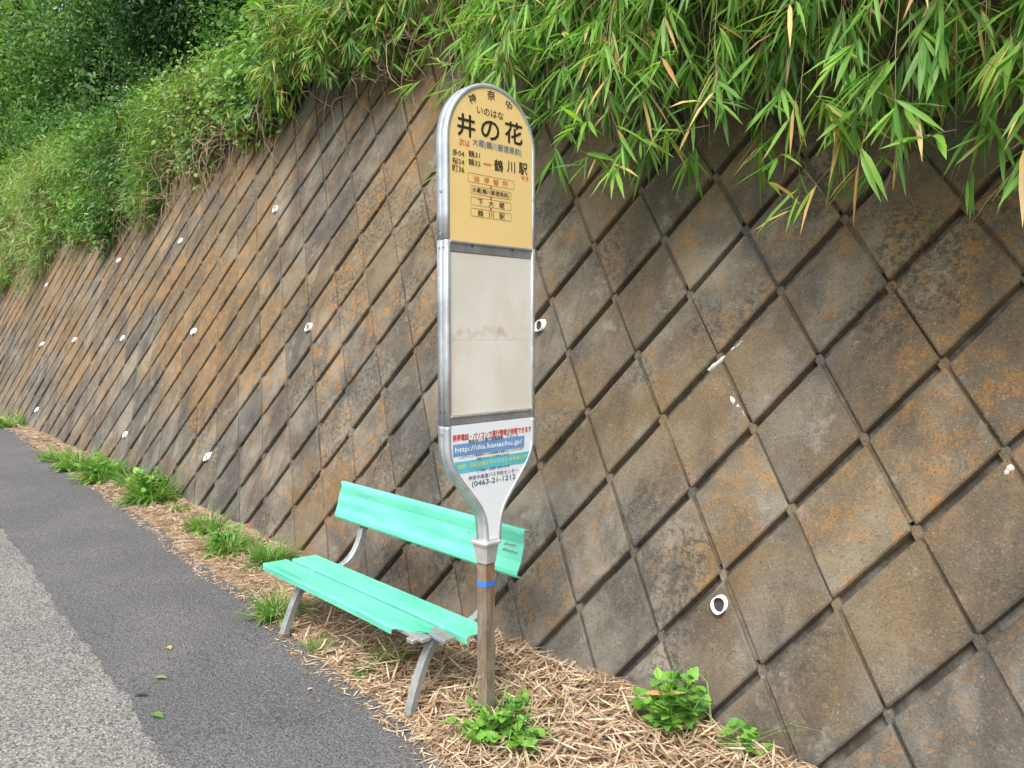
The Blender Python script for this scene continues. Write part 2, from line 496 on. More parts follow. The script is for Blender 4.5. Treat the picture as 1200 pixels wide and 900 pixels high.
M['tree_light'] = mat_leaf('light_tree_leaf', (0.070, 0.160, 0.045), (0.210, 0.360, 0.110), None, 0.42, 0.45)  # the leaves themselves are a lighter green
M['weed'] = mat_leaf('weed_leaf', (0.085, 0.235, 0.045), (0.205, 0.420, 0.090), None, 0.32, 0.45)
M['grass'] = mat_leaf('grass_blade', (0.075, 0.190, 0.038), (0.220, 0.400, 0.100), (0.42, 0.33, 0.17), 0.32, 0.45)
M['twig'] = mat_plain('dry_twig', (0.23, 0.150, 0.095), 0.85, 0, 0.35, 6)
M['pale_twig'] = mat_plain('pale_twig', (0.33, 0.23, 0.16), 0.85, 0, 0.35, 6)
M['stem'] = mat_plain('bamboo_stem', (0.20, 0.20, 0.075), 0.6, 0, 0.35, 5)
M['green_stem'] = mat_plain('green_stem', (0.12, 0.24, 0.06), 0.6, 0, 0.25, 12)
M['bark'] = mat_plain('dark_bark', (0.060, 0.045, 0.034), 0.95, 0, 0.4, 7)

# ================================================================ SETTING
def sheet(name, xs, ylo, yhi, ny, zf, mat, kind='structure'):
    V = []; Fs = []
    for X in xs:
        a, b = ylo(X), yhi(X)
        for j in range(ny):
            Y = a + (b - a) * j / (ny - 1)
            V.append((X, Y, zf(X, Y)))
    for i in range(len(xs) - 1):
        for j in range(ny - 1):
            Fs.append((i * ny + j, (i + 1) * ny + j, (i + 1) * ny + j + 1, i * ny + j + 1))
    o = link(name, mesh_of(name, V, Fs, mat, True))
    tag(o, kind=kind)
    return o
def wob(X, s=1.0, ph=0.0):
    return s * (math.sin(X * 3.1 + ph) * 0.5 + math.sin(X * 7.7 + 1.3 + ph) * 0.3 + math.sin(X * 17.3 + 2.1 + ph) * 0.2)

V = [(-700, -700, -0.35), (700, -700, -0.35), (700, 700, -0.35), (-700, 700, -0.35)]
tag(link('ground', mesh_of('ground', V, [(0, 1, 2, 3)], M['ground'])), kind='structure')
xs_road = np.linspace(-60, 25, 120)
sheet('road', xs_road, lambda X: -4.0, lambda X: 2.55, 6, lambda X, Y: float(gz(X)) - 0.004, M['road'])
def wob2(X): return wob(X, 0.016, 0.4) + wob(X * 3.7, 0.012, 2.0) + wob(X * 9.1, 0.008, 1.0)
def patch_inner(X): return 0.80 - 0.045 * max(X, -40) + wob2(X) if X > -7 else 1.115 + wob(X, 0.02)
xs_patch = np.unique(np.concatenate([np.linspace(-60, -10, 60), np.linspace(-10, 3, 1300), np.linspace(3, 25, 20)]))
sheet('asphalt_strip', xs_patch, patch_inner, lambda X: 2.5, 5, lambda X, Y: float(gz(X)), M['patch_road'])
def verge_edge(X):                              # ragged edge of the litter against the asphalt
    k = np.interp(X, [-24, -13.5, -10.3, -6.8, -5.3, -4.2, -3.3, -2.9, -2.3, -1.9, 3], [2.30, 2.27, 2.10, 1.99, 1.87, 1.83, 1.70, 1.73, 1.66, 1.60, 1.45])
    return float(k) + wob(X, 0.035, 0.7)
def verge_h(X, Y):
    e = verge_edge(X)
    t = min(max((Y - e) / 0.16, 0.0), 1.0)
    hgt = 0.014 * t + 0.03 * min(max((Y - e - 0.2) / 0.5, 0), 1)
    near = math.exp(-((X + 1.7) / 0.75) ** 2) * 0.045 * min(max((Y - 1.75) / 0.5, 0), 1)
    lump = 0.010 * (math.sin(X * 9 + Y * 5) + math.sin(X * 4.1 - Y * 11)) * t
    return hgt + near + lump * 0.6
def verge_z(X, Y): return float(gz(X)) + verge_h(X, Y) + 0.003 - 0.012 * (1 - min(max((Y - verge_edge(X)) / 0.05, 0), 1))
xs_v = np.unique(np.concatenate([np.linspace(-60, -28, 40), np.linspace(-28, 3, 760), np.linspace(3, 25, 12)]))
sheet('verge', xs_v, lambda X: verge_edge(X) - 0.02, lambda X: 2.75, 22, verge_z, M['verge'])

# hillside above the wall
WALL_TOP = 4.02
def hill_z(X, Y):
    y0 = wall_y(WALL_TOP) + 0.25
    d = max(Y - y0, 0)
    return WALL_TOP - 0.06 + d * 0.78 + 0.25 * math.sin(X * 0.7 + Y * 0.4) * min(d, 1) + 0.12 * math.sin(X * 2.1 - Y) * min(d, 1)
sheet('hillside', np.linspace(-75, 30, 90), lambda X: wall_y(WALL_TOP) + 0.2, lambda X: 40.0, 40, hill_z, M['hill'])

# ================================================================ RETAINING WALL
wall = empty('retaining_wall', (-2.4, WD, 0.0),
             'leaning retaining wall of diamond-set concrete blocks stained brown and orange', 'wall')
WB = np.array([-2.4, WD, 0.0])
UX, VS, OX, OS = 0.442, 0.603, -2.397, 1.789    # block lattice read off the photograph
A2, B2 = UX / 2, VS / 2
X0, X1 = -46.0, 4.5
S_TOP = WALL_TOP / math.cos(BAT)
# backing: recessed mortar face with the wall body behind it
mb = MB()
REC = -0.042
sa, sb = -0.75, S_TOP + 0.05
prof = []
for s_, d_ in ((sa, REC), (sb, REC), (sb, -0.65), (sa, -0.65)):
    prof.append(WV * s_ + WN * d_)
Vb = [np.array([x, 0, 0]) + p + np.array([0, 0, 0]) for x in (X0 - WB[0], X1 - WB[0]) for p in prof]
mb.add(Vb, [(0, 1, 5, 4)[::-1], (1, 2, 6, 5)[::-1], (2, 3, 7, 6)[::-1], (3, 0, 4, 7)[::-1], (0, 1, 2, 3), (4, 5, 6, 7)[::-1]])
mb.build('backing', M['mortar'], wall)
mb = MB()
mb.box((0, 0, 0), ((X1 - X0) / 2, 0.17, 0.33), None, 0.015)
cop = mb.build('coping', M['block'], wall)
R3 = Matrix(((1, 0, 0), (0, WV[1], WN[1]), (0, WV[2], WN[2])))
cc = WV * (S_TOP + 0.17) + WN * (-0.30)
cop.matrix_local = Matrix.Translation((0.5 * (X0 + X1) - WB[0], cc[1], cc[2])) @ R3.to_4x4()

def block_mesh(k):
    r = np.random.default_rng(100 + k)
    gd, ga = 0.0150, 0.0062                     # half gaps of the '/' and of the '\' joints
    L = math.hypot(A2, B2)
    nrm = {'ur': np.array([B2, A2]) / L, 'ul': np.array([-B2, A2]) / L, 'll': np.array([-B2, -A2]) / L, 'lr': np.array([B2, -A2]) / L}
    h = A2 * B2 / L
    gap = {'ur': ga, 'll': ga, 'ul': gd, 'lr': gd}
    jit = {q: r.uniform(-0.003, 0.002) for q in nrm}
    def corner(p, q, inset):
        Am = np.array([nrm[p], nrm[q]]); bv = np.array([h - gap[p] + jit[p] - inset, h - gap[q] + jit[q] - inset])
        return np.linalg.solve(Am, bv)
    order = [('lr', 'ur'), ('ur', 'ul'), ('ul', 'll'), ('ll', 'lr')]
    chop = [r.uniform(0.002, 0.008) for _ in order]
    def ring(inset, z, zj=0.0):
        C = [corner(p, q, inset) for p, q in order]
        out = []
        for i in range(4):
            for nb in (C[i - 1], C[(i + 1) % 4]):
                d = nb - C[i]; d /= np.linalg.norm(d)
                q = C[i] + d * chop[i]
                out.append((q[0], q[1], z + (r.uniform(-zj, zj) if zj else 0)))
        return out
    Vv = ring(0.006, 0.0, 0.0015) + ring(0.0, -0.006) + ring(-0.0015, -0.055)
    Fs = [tuple(range(8))]
    for a in (0, 8):
        for i in range(8):
            Fs.append((a + i, a + 8 + i, a + 8 + (i + 1) % 8, a + (i + 1) % 8))
    return np.array(Vv), Fs
BV = [block_mesh(k) for k in range(8)]
BM = [mesh_of('block', v, f, M['block']) for v, f in BV]
cells = []
for m_ in range(-9, 16):
    sc_ = OS + m_ * B2
    if sc_ + B2 > S_TOP + 0.03 or sc_ + B2 < -0.22: continue
    for k_ in range(int((X0 - OX) / A2) - 1, int((X1 - OX) / A2) + 2):
        if (k_ + m_) % 2 == 0: continue
        xc = OX + k_ * A2
        if X0 + 0.3 < xc < X1 - 0.3: cells.append((xc, sc_))
cells = np.array(cells)
ctr = np.array([0, WD, 0]) + np.stack([cells[:, 0], cells[:, 1] * WV[1], cells[:, 1] * WV[2]], 1)
vec = CAM - ctr; dist = np.linalg.norm(vec, axis=1)
area = (vec @ WN) / dist ** 3
qq = proj(ctr)
vis = in_frame(ctr, 60) & ~((qq[:, 0] > 640) & (qq[:, 1] < 120)) & (ctr[:, 2] > -0.1)
score = np.where(vis, area, -1.0)
order_ = np.argsort(-score)
singles = set(order_[:300].tolist())
rest = MB()
brng = np.random.default_rng(3)
for i in range(len(cells)):
    rot = brng.normal(0, 0.007); tx, ty = brng.normal(0, 0.006), brng.normal(0, 0.006)
    dx, ds, dn = brng.normal(0, 0.002), brng.normal(0, 0.002), brng.uniform(-0.004, 0.004)
    L4 = Matrix.Translation((cells[i, 0] + dx - WB[0], *(WV * (cells[i, 1] + ds) + WN * dn)[1:])) @ R3.to_4x4() @ \
        Matrix.Rotation(rot, 4, 'Z') @ Matrix.Rotation(0.022 + tx, 4, (-0.58, -0.81, 0)) @ Matrix.Rotation(ty, 4, (0.81, -0.58, 0))
    k = int(brng.integers(0, 8))
    if i in singles:
        o = link('block', BM[k], wall)
        o.matrix_local = L4
    else:
        a = np.array(L4)
        rest.add(BV[k][0] @ a[:3, :3].T + a[:3, 3], BV[k][1])
tag(rest.build('far_blocks', M['block'], wall), kind='stuff')
nodes_ = MB()                                   # mortar that nearly fills the '\\' joints and breaks the '/' joints where it crosses them
dl = np.array([A2, -B2]) / math.hypot(A2, B2); pl = np.array([dl[1], -dl[0]])
for m_ in range(-9, 16):
    for k_ in range(int((-24 - OX) / A2), int((X1 - OX) / A2)):
        if (k_ + m_) % 2: continue
        s_ = OS + m_ * B2
        if not (-0.2 < s_ < S_TOP + 0.2) or brng.random() < 0.05: continue
        a2 = np.array([OX + k_ * A2 - WB[0], s_]) - dl * 0.035; b2 = a2 + dl * (math.hypot(A2, B2) * brng.uniform(0.9, 1.05))
        tp_ = brng.uniform(-0.020, -0.008); hw_ = brng.uniform(0.012, 0.016)
        Vn = []
        for f_ in (0.02, 0.05, 0.15, 0.19, 0.6, 1.0):
            c2 = a2 + (b2 - a2) * f_; h_ = hw_ * ((2.3 if a2[0] + WB[0] < -3.2 else 1.35) if 0.04 < f_ < 0.17 else 1.0)
            dep = tp_ + brng.normal(0, 0.002) + (0.003 if 0.04 < f_ < 0.17 else -0.003)
            for sg_, dd in ((-1, REC - 0.006), (-0.9, dep), (0.9, dep), (1, REC - 0.006)):
                q2 = c2 + pl * h_ * sg_
                Vn.append(np.array([q2[0], 0, 0]) + WV * q2[1] + WN * dd)
        nodes_.add(Vn, [(4 * i + j, 4 * i + j + 1, 4 * i + j + 5, 4 * i + j + 4) for i in range(5) for j in range(3)])
tag(nodes_.build('joint_mortar', M['block'], wall), kind='stuff')

# weep pipes: short white tubes standing out of the joints
def weep_pipe(px, py, r=0.031, ln=0.006):
    p = on_wall(px, py)
    mb = MB(); n = 14
    a = np.linspace(0, 2 * PI, n, endpoint=False)
    rings = []
    for rad, z0, slant in ((r, -0.09, 0), (r, ln, 0.014), (r * 0.88, ln, 0.014), (r * 0.88, -0.088, 0)):
        zr = np.full(n, z0) if z0 < 0 else (0.024 + 0.003 * np.sin(a * 2 + px) - rad * np.sin(a) * math.sin(RAD(26))) / math.cos(RAD(26))
        rings.append(np.stack([rad * np.cos(a), rad * np.sin(a), zr], 1))
    Fs = [(i * n + j, i * n + (j + 1) % n, (i + 1) * n + (j + 1) % n, (i + 1) * n + j) for i in range(3) for j in range(n)]
    mb.add(np.concatenate(rings), Fs)
    o = mb.build('weep_pipe', M['pvc'], wall, True)
    tilt = Matrix.Rotation(RAD(26), 4, 'X')     # the pipes run nearly level through the leaning face
    o.matrix_local = Matrix.Translation(Vector(p - WB)) @ R3.to_4x4() @ tilt
    hole_disc = MB(); hole_disc.add(np.stack([r * 0.87 * np.cos(a), r * 0.87 * np.sin(a), (0.0075 - r * 0.87 * np.sin(a) * math.sin(RAD(26))) / math.cos(RAD(26))], 1), [tuple(range(n))])
    hole_disc.build('hole_shade_disc', M['pipe_dark'], o)  # dark disc across the mouth paints the pipe's shaded hole
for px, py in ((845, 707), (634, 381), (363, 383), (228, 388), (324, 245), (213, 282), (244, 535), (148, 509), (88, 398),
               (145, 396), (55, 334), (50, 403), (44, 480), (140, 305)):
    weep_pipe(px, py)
# pale mortar squeezed out of two joints
def smear(px0, py0, px1, py1, w):
    a = on_wall(px0, py0, -0.006); b = on_wall(px1, py1, -0.006)
    d = b - a; n = 7; t = np.linspace(0, 1, n)
    S = np.cross(WN, unit(d)); Vv = []
    r = np.random.default_rng(int(px0))
    for k in range(n):
        c = a + d * t[k] - WB; hw = w * (0.6 + 0.6 * r.random()) * (0.5 if k in (0, n - 1) else 1)
        Vv += [c - S * hw - WN * 0.03, c - S * hw * 0.7 + WN * r.uniform(0.0, 0.006), c + S * hw * 0.7 + WN * r.uniform(0.0, 0.006), c + S * hw - WN * 0.03]
    Fs = [(4 * k + j, 4 * k + j + 1, 4 * k + j + 5, 4 * k + j + 4) for k in range(n - 1) for j in range(3)]
    mb = MB(); mb.add(Vv, [f[::-1] for f in Fs]); mb.build('mortar_patch', M['patch'], wall, True)
smear(830, 434, 850, 417, 0.010)
smear(857, 410, 872, 399, 0.006)
smear(856, 465, 872, 488, 0.012)
smear(1000, 540, 1012, 528, 0.008)
smear(1178, 556, 1186, 545, 0.012)

# ================================================================ BUS STOP SIGN
SG = 0.965                                      # sign stands a little in front of the plane it was measured on
def sy(y): return y * SG
def sz(z): return CAM_H + (z - CAM_H) * SG
XF = -2.18 * SG                                 # front face
TH = 0.055
XC = XF - TH / 2
YC = sy(2.0)
def on_sign(px, py):
    r = ray(px, py); t = (XF - 0.002) / r[0]; p = CAM + r * t
    return p[1], p[2]
sign = empty('bus_stop_sign', (XC, YC, float(verge_z(XC, YC))), 'tall silver-framed bus stop sign with yellow rounded top on a rusty post', 'bus stop sign')
SB = np.array(sign.location)
HW = sy(0.236)
Z_ARC = sz(2.217); Z_SP = sz(1.846); Z_B1 = sz(1.800); Z_B2 = sz(1.188); Z_LO = sz(1.148); Z_TAP = sz(1.075); Z_NK = sz(0.665)
NECK = 0.043
def half_w(z):                                  # outline below the board: rounds inwards in an S to the neck
    if z >= Z_TAP: return HW
    t = (Z_TAP - z) / (Z_TAP - Z_NK)
    ts = np.array([0, 0.06, 0.12, 0.18, 0.26, 0.35, 0.45, 0.55, 0.62, 0.70, 0.77, 0.88, 1.0])
    ws = np.array([1, 0.993, 0.975, 0.940, 0.870, 0.755, 0.605, 0.455, 0.355, 0.270, 0.222, 0.193, 0.185])
    return HW * float(np.interp(t, ts, ws))
SEC = np.array([(0.0, -0.0265), (0.0, -0.002), (0.0025, 0.0), (0.0, 0.002), (0.0, 0.0195), (0.002, 0.0245), (0.007, 0.0275), (0.018, 0.0275), (0.023, 0.0265), (0.025, 0.021),
                (0.025, -0.021), (0.023, -0.0265), (0.018, -0.0275), (0.007, -0.0275), (0.002, -0.0255)])
def rim(pts, name, width=1.0, mat='alu'):
    pts = np.array(pts)                         # (y, z) run so that the inside lies on the left
    T = np.gradient(pts, axis=0); T /= np.linalg.norm(T, axis=1)[:, None]
    Nn = np.stack([-T[:, 1], T[:, 0]], 1)
    n = len(SEC); Vv = []
    for p, nn in zip(pts, Nn):
        for (o_, x_) in SEC:
            q = p + nn * o_ * width
            Vv.append((XC + x_ - SB[0], q[0] - SB[1], q[1] - SB[2]))
    Fs = [(i * n + j, (i + 1) * n + j, (i + 1) * n + (j + 1) % n, i * n + (j + 1) % n) for i in range(len(pts) - 1) for j in range(n)]
    Fs += [tuple(range(n)), tuple(range((len(pts) - 1) * n, len(pts) * n))[::-1]]
    mb = MB(); mb.add(Vv, Fs)
    return mb.build(name, M[mat], sign, True)
arc = [(YC + HW, z) for z in np.linspace(Z_SP + 0.002, Z_ARC, 5)[:-1]]
arc += [(YC + HW * math.cos(a), Z_ARC + HW * math.sin(a)) for a in np.linspace(0, PI, 40)]
arc += [(YC - HW, z) for z in np.linspace(Z_ARC, Z_SP + 0.002, 5)[1:]]
rim(arc, 'arch_frame', 0.74)
rim([(YC + HW, z) for z in np.linspace(Z_LO + 0.002, Z_SP - 0.002, 4)], 'side_rail', 0.80)
rim([(YC - HW, z) for z in np.linspace(Z_SP - 0.002, Z_LO + 0.002, 4)], 'side_rail', 0.80)
zz = np.linspace(Z_NK, Z_LO - 0.002, 60)
_hw0 = half_w
_hz = np.linspace(Z_NK - 0.06, Z_LO + 0.06, 240); _hv = np.array([_hw0(max(z, Z_NK)) for z in _hz]); _hv = np.convolve(np.pad(_hv, 9, mode='edge'), np.ones(19) / 19, 'valid')
def half_w(z): return float(np.interp(z, _hz, _hv))
rim([(YC + half_w(z), z) for z in zz], 'lower_frame', 0.74)
rim([(YC - half_w(z), z) for z in zz[::-1]], 'lower_frame', 0.74)
def slab(outline, x0, x1, name, mat):
    n = len(outline)
    Vv = [(x - SB[0], y - SB[1], z - SB[2]) for x in (x0, x1) for (y, z) in outline]
    Fs = [tuple(range(n))[::-1], tuple(range(n, 2 * n))] + [(i, (i + 1) % n, n + (i + 1) % n, n + i) for i in range(n)]
    mb = MB(); mb.add(Vv, Fs); return mb.build(name, M[mat], sign)
IN = 0.015
PF = XF - 0.003                                 # panels sit a little behind the frame
ov = [(YC - HW + IN, Z_SP - 0.002), (YC + HW - IN, Z_SP - 0.002)] + \
     [(YC + (HW - IN) * math.cos(a), Z_ARC + (HW - IN) * math.sin(a)) for a in np.linspace(0, PI, 36)]
upper = slab(ov, XC - TH / 2 + 0.006, PF, 'name_panel', 'yellow')
board = slab([(YC - HW + IN, Z_B2), (YC + HW - IN, Z_B2), (YC + HW - IN, Z_B1), (YC - HW + IN, Z_B1)], XC - TH / 2 + 0.008, PF - 0.003, 'timetable_board', 'board')
zl = np.linspace(Z_NK + 0.01, Z_LO + 0.001, 36)
lowo = [(YC + max(half_w(z) - 0.012, 0.004), z) for z in zl] + [(YC - max(half_w(z) - 0.012, 0.004), z) for z in zl[::-1]]
lower = slab(lowo, XC - TH / 2 + 0.006, PF, 'notice_panel', 'white')
def local_box(name, mat, c, h, parent=None, bev=0.003, par_off=None):
    mb = MB(); mb.box(np.array(c) - SB, h, None, bev)
    return mb.build(name, M[mat], parent or sign)
def hbar(z0, z1):
    b = local_box('crossbar', 'alu_bar', (XC, YC, (z0 + z1) / 2), (TH / 2 - 0.004, HW - IN - 0.002, (z1 - z0) / 2 - 0.001))
    local_box('bar_lip', 'alu', (XF - 0.003, YC, z1 - 0.0045), (0.0035, HW - IN - 0.003, 0.0035), b, 0.0012)
    return b
b1 = hbar(Z_B1, Z_SP - 0.002); b2 = hbar(Z_LO + 0.002, Z_B2)
for yy in (-0.105, 0.10):
    local_box('latch', 'dark', (XF - 0.0005, YC + yy, (Z_B1 + Z_SP) / 2 + 0.008), (0.0025, 0.003, 0.005), b1, 0.001)
def disc(name, mat, c, axis, r, t, parent):
    mb = MB(); a = np.array(axis, float)
    mb.tube([np.array(c) - SB - a * t, np.array(c) - SB + a * t], r, 10)
    return mb.build(name, M[mat], parent)
for z in (Z_SP - 0.030, Z_B2 + 0.012):          # rivets on the road side of the frame
    for dx in (-0.013, 0.011):
        disc('rivet', 'dark', (XC + dx, YC - HW - 0.0002, z), (0, 1, 0), 0.0028, 0.0014, sign)
for z in (Z_SP + 0.17, Z_SP + 0.02, Z_LO - 0.03):
    disc('screw', 'alu_bar', (XC - 0.004, YC - half_w(z) - 0.0002, z), (0, 1, 0), 0.0055, 0.002, sign)
# socket and post
PX, PY = XC, sy(1.982)
def frustum(mb, z0, z1, h0, h1, c=(0, 0), ch=0.25):
    Vv = []
    for z, h in ((z0, h0), (z1, h1)):
        k = h * (1 - ch)
        Vv += [(c[0] + x, c[1] + y, z) for x, y in ((h, -k), (h, k), (k, h), (-k, h), (-h, k), (-h, -k), (-k, -h), (k, -h))]
    Fs = [tuple(range(8))[::-1], tuple(range(8, 16))] + [(i, (i + 1) % 8, 8 + (i + 1) % 8, 8 + i) for i in range(8)]
    mb.add(Vv, Fs)
mb = MB(); c = (PX - SB[0], PY - SB[1]); zc0, zc1 = sz(0.583) - SB[2], sz(0.672) - SB[2]
frustum(mb, zc0, zc1 - 0.012, 0.031, 0.040, c); frustum(mb, zc1 - 0.0118, zc1 - 0.004, 0.047, 0.048, c); frustum(mb, zc1 - 0.0038, zc1 + 0.001, 0.047, 0.043, c)
mb.build('socket', M['socket'], sign)
mb = MB(); frustum(mb, -0.25, zc0 + 0.001, 0.0260, 0.0260, c, 0.14); mb.build('post', M['rust'], sign)
zt = sz(0.497) - SB[2]
mb = MB(); frustum(mb, zt - 0.0105, zt + 0.0105, 0.0268, 0.0268, c, 0.14); mb.build('tape_band', M['tape'], sign)
for dz in (0.05, 0.16):
    disc('bolt', 'zinc', (PX - 0.006, PY - 0.026, SB[2] + dz + 0.01), (0, 1, 0), 0.006, 0.005, sign)

# lettering, set as flat print on the panels
def letters(body, y0, z0, y1, z1, mat, parent, bold=0.0, rot=0.0, lift=0.0010, name='lettering'):
    cu = bpy.data.curves.new('lettering', 'FONT'); cu.body = body; cu.size = 1.0; cu.resolution_u = 3
    ot = bpy.data.objects.new('lettering', cu); COL.objects.link(ot)
    bpy.context.view_layer.update()
    dg = bpy.context.evaluated_depsgraph_get()
    me = bpy.data.meshes.new_from_object(ot.evaluated_get(dg))
    bpy.data.objects.remove(ot); bpy.data.curves.remove(cu)
    n = len(me.vertices); co = np.empty(n * 3); me.vertices.foreach_get('co', co); co = co.reshape(-1, 3)
    lo, hi = co[:, :2].min(0), co[:, :2].max(0)
    uv = (co[:, :2] - (lo + hi) / 2) / (hi - lo)
    P = uv * np.array([y1 - y0, z1 - z0])
    if rot:
        cr, sr = math.cos(rot), math.sin(rot); P = P @ np.array([[cr, sr], [-sr, cr]])
    out = np.stack([np.full(n, PF + lift - SB[0]), P[:, 0] + (y0 + y1) / 2 - SB[1], P[:, 1] + (z0 + z1) / 2 - SB[2]], 1)
    fc = [tuple(p.vertices) for p in me.polygons]
    bpy.data.meshes.remove(me)
    mb = MB(); sw = bold * 1.1 * (z1 - z0)       # heavier strokes: the print laid down again a hair to the side
    for q, (dy, dz_) in enumerate(((0, 0), (sw, 0), (-sw, 0), (0, sw), (0, -sw)) if bold > 0.0 else ((0, 0),)):
        mb.add(out + np.array([0.00006 * q, dy, dz_]), fc)
    me = mesh_of(name, mb.V, mb.F, M[mat])
    me.name = name
    return link(name, me, parent)
def L(body, cx, cy, w, h, mat, parent, bold=0.0, rot=0.0, lift=0.0010):
    """centre and size in photograph pixels, on the sign's plane"""
    yc, zc = on_sign(cx, cy)
    ya, _ = on_sign(cx - w / 2, cy); yb, _ = on_sign(cx + w / 2, cy)
    _, za = on_sign(cx, cy + h / 2); _, zb = on_sign(cx, cy - h / 2)
    return letters(body, ya, za, yb, zb, mat, parent, bold, rot, lift)
def box_line(cx, cy, w, h, parent, mat='ink', th=0.0011, lift=0.0009):
    y0, _ = on_sign(cx - w / 2, cy); y1, _ = on_sign(cx + w / 2, cy)
    _, z0 = on_sign(cx, cy - h / 2); _, z1 = on_sign(cx, cy + h / 2)
    mb = MB(); X = PF + lift - SB[0]
    for (a, b, c_, d) in ((y0, z0, y1, z0), (y0, z1, y1, z1)):
        mb.add([(X, a - SB[1], b - th - SB[2]), (X, c_ - SB[1], b - th - SB[2]), (X, c_ - SB[1], b + th - SB[2]), (X, a - SB[1], b + th - SB[2])], [(0, 1, 2, 3)])
    for yv in (y0, y1):
        mb.add([(X, yv - th - SB[1], z1 + th - SB[2]), (X, yv + th - SB[1], z1 + th - SB[2]), (X, yv + th - SB[1], z0 - th - SB[2]), (X, yv - th - SB[1], z0 - th - SB[2])], [(0, 1, 2, 3)])
    return mb.build('printed_box', M[mat], parent)
def band(px0, py0, px1, py1, parent, mat, lift=0.0005, name='printed_band'):
    y0, z0 = on_sign(px0, py0); y1, z1 = on_sign(px1, py1)
    X = PF + lift - SB[0]
    mb = MB(); mb.add([(X, y0 - SB[1], z1 - SB[2]), (X, y1 - SB[1], z1 - SB[2]), (X, y1 - SB[1], z0 - SB[2]), (X, y0 - SB[1], z0 - SB[2])], [(0, 1, 2, 3)])
    return mb.build(name, M[mat], parent)
L('神', 553.5, 115.5, 8.5, 11, 'ink', upper, 0.012, RAD(28))
L('奈', 575.5, 111.5, 9, 11, 'ink', upper, 0.012, RAD(3))
L('中', 596.3, 123.5, 7.5, 10, 'ink', upper, 0.012, RAD(-24))
L('いのはな', 574.5, 132.3, 31, 9, 'ink', upper, 0.008)
L('井', 546.5, 147, 20.5, 26, 'ink', upper, 0.020)
L('の', 574.5, 152.8, 21, 22, 'ink', upper, 0.020)
L('花', 602, 156, 20, 25, 'ink', upper, 0.020)
L('次は', 544, 167, 12.5, 8, 'ink_orange', upper, 0.012)
L('大蔵(鶴川郵便局前)', 582.5, 173, 57, 9.5, 'ink_blue', upper, 0.010)
L('多04', 537, 179, 14, 7.5, 'ink', upper, 0.006)
L('鶴31', 555.7, 180.8, 13.5, 7.5, 'ink', upper, 0.006)
L('桜24', 537, 188.6, 14, 7.5, 'ink', upper, 0.006)
L('鶴32', 556, 190.5, 14, 7.5, 'ink', upper, 0.006)
L('町36', 537, 197.7, 14, 7.5, 'ink', upper, 0.006)
band(566.5, 190.8, 576, 194.4, upper, 'ink_orange', 0.0009, 'printed_dash')
L('鶴', 584.3, 194, 10.5, 13.5, 'ink', upper, 0.014)
L('川', 599, 195.6, 9, 13, 'ink', upper, 0.014)
L('駅', 613, 198, 10, 13.5, 'ink', upper, 0.014)
L('ゆき', 615.3, 209, 8, 5, 'ink_orange', upper, 0.010)
for (by, bw, bh) in ((212.4, 53.6, 10.2), (226.0, 46.8, 9.0), (238.8, 46.8, 9.2), (251.6, 46.8, 9.0)):
    box_line(575.5, by, bw, bh, upper, 'ink', 0.0006)
for txt, cxs, cy, mt in (('当停留所', (558.3, 570, 581, 592), 212.4, 'ink_orange'), ('下大蔵', (562.8, 575.6, 588.1), 238.8, 'ink'), ('鶴川駅', (563.1, 575.6, 588.3), 251.6, 'ink')):
    for ch, cx in zip(txt, cxs):
        L(ch, cx, cy + (cx - 575.5) * (390 - cy) / 939, 6.4, 6.8, mt, upper, 0.006)
L('大蔵(鶴川郵便局前)', 575, 226.0, 43, 6.6, 'ink', upper, 0.010)
for ya_, yb_ in ((217.8, 221.6), (230.6, 234.4), (243.4, 247.2)):
    band(574.4, ya_, 576.2, yb_, upper, 'ink_red', 0.0011, 'printed_link')
L('携帯電話・パソコンで運行情報が検索できます', 576.5, 508.2, 92, 7.2, 'ink_red', lower, 0.030)
L('神奈中バス運行情報検索　アドレス', 578, 513.8, 58, 4.3, 'ink', lower, 0.012)
band(531, 521.6, 614.5, 523.7, lower, 'band_blue')
L('http://dia.kanachu.jp/', 572.5, 523.0, 78, 7.4, 'ink_white', lower, 0.014, 0, 0.0012)
L('このアドレスで時刻表やバスの時刻等を検索することができます', 576, 530.9, 75, 2.9, 'ink', lower, 0.010)
L('空港アクセスバスの予約もできます', 578, 534.8, 38, 2.7, 'ink', lower, 0.010)
band(533.0, 542.2, 621.5, 541.5, lower, 'band_cyan')
L('成田・羽田空港アクセスバス 好評運行中！', 577.5, 541.2, 82, 4.8, 'ink_yellow', lower, 0.020, 0, 0.0012)
L('ご予約・お問い合わせは', 578, 548.6, 38, 3.7, 'ink_navy', lower, 0.004)
L('神奈中高速バス予約センター', 578, 555.6, 58, 5.2, 'ink_navy', lower, 0.004)
L('(0463-21-1212', 578.5, 563.6, 51, 7.6, 'ink_navy', lower, 0.012)

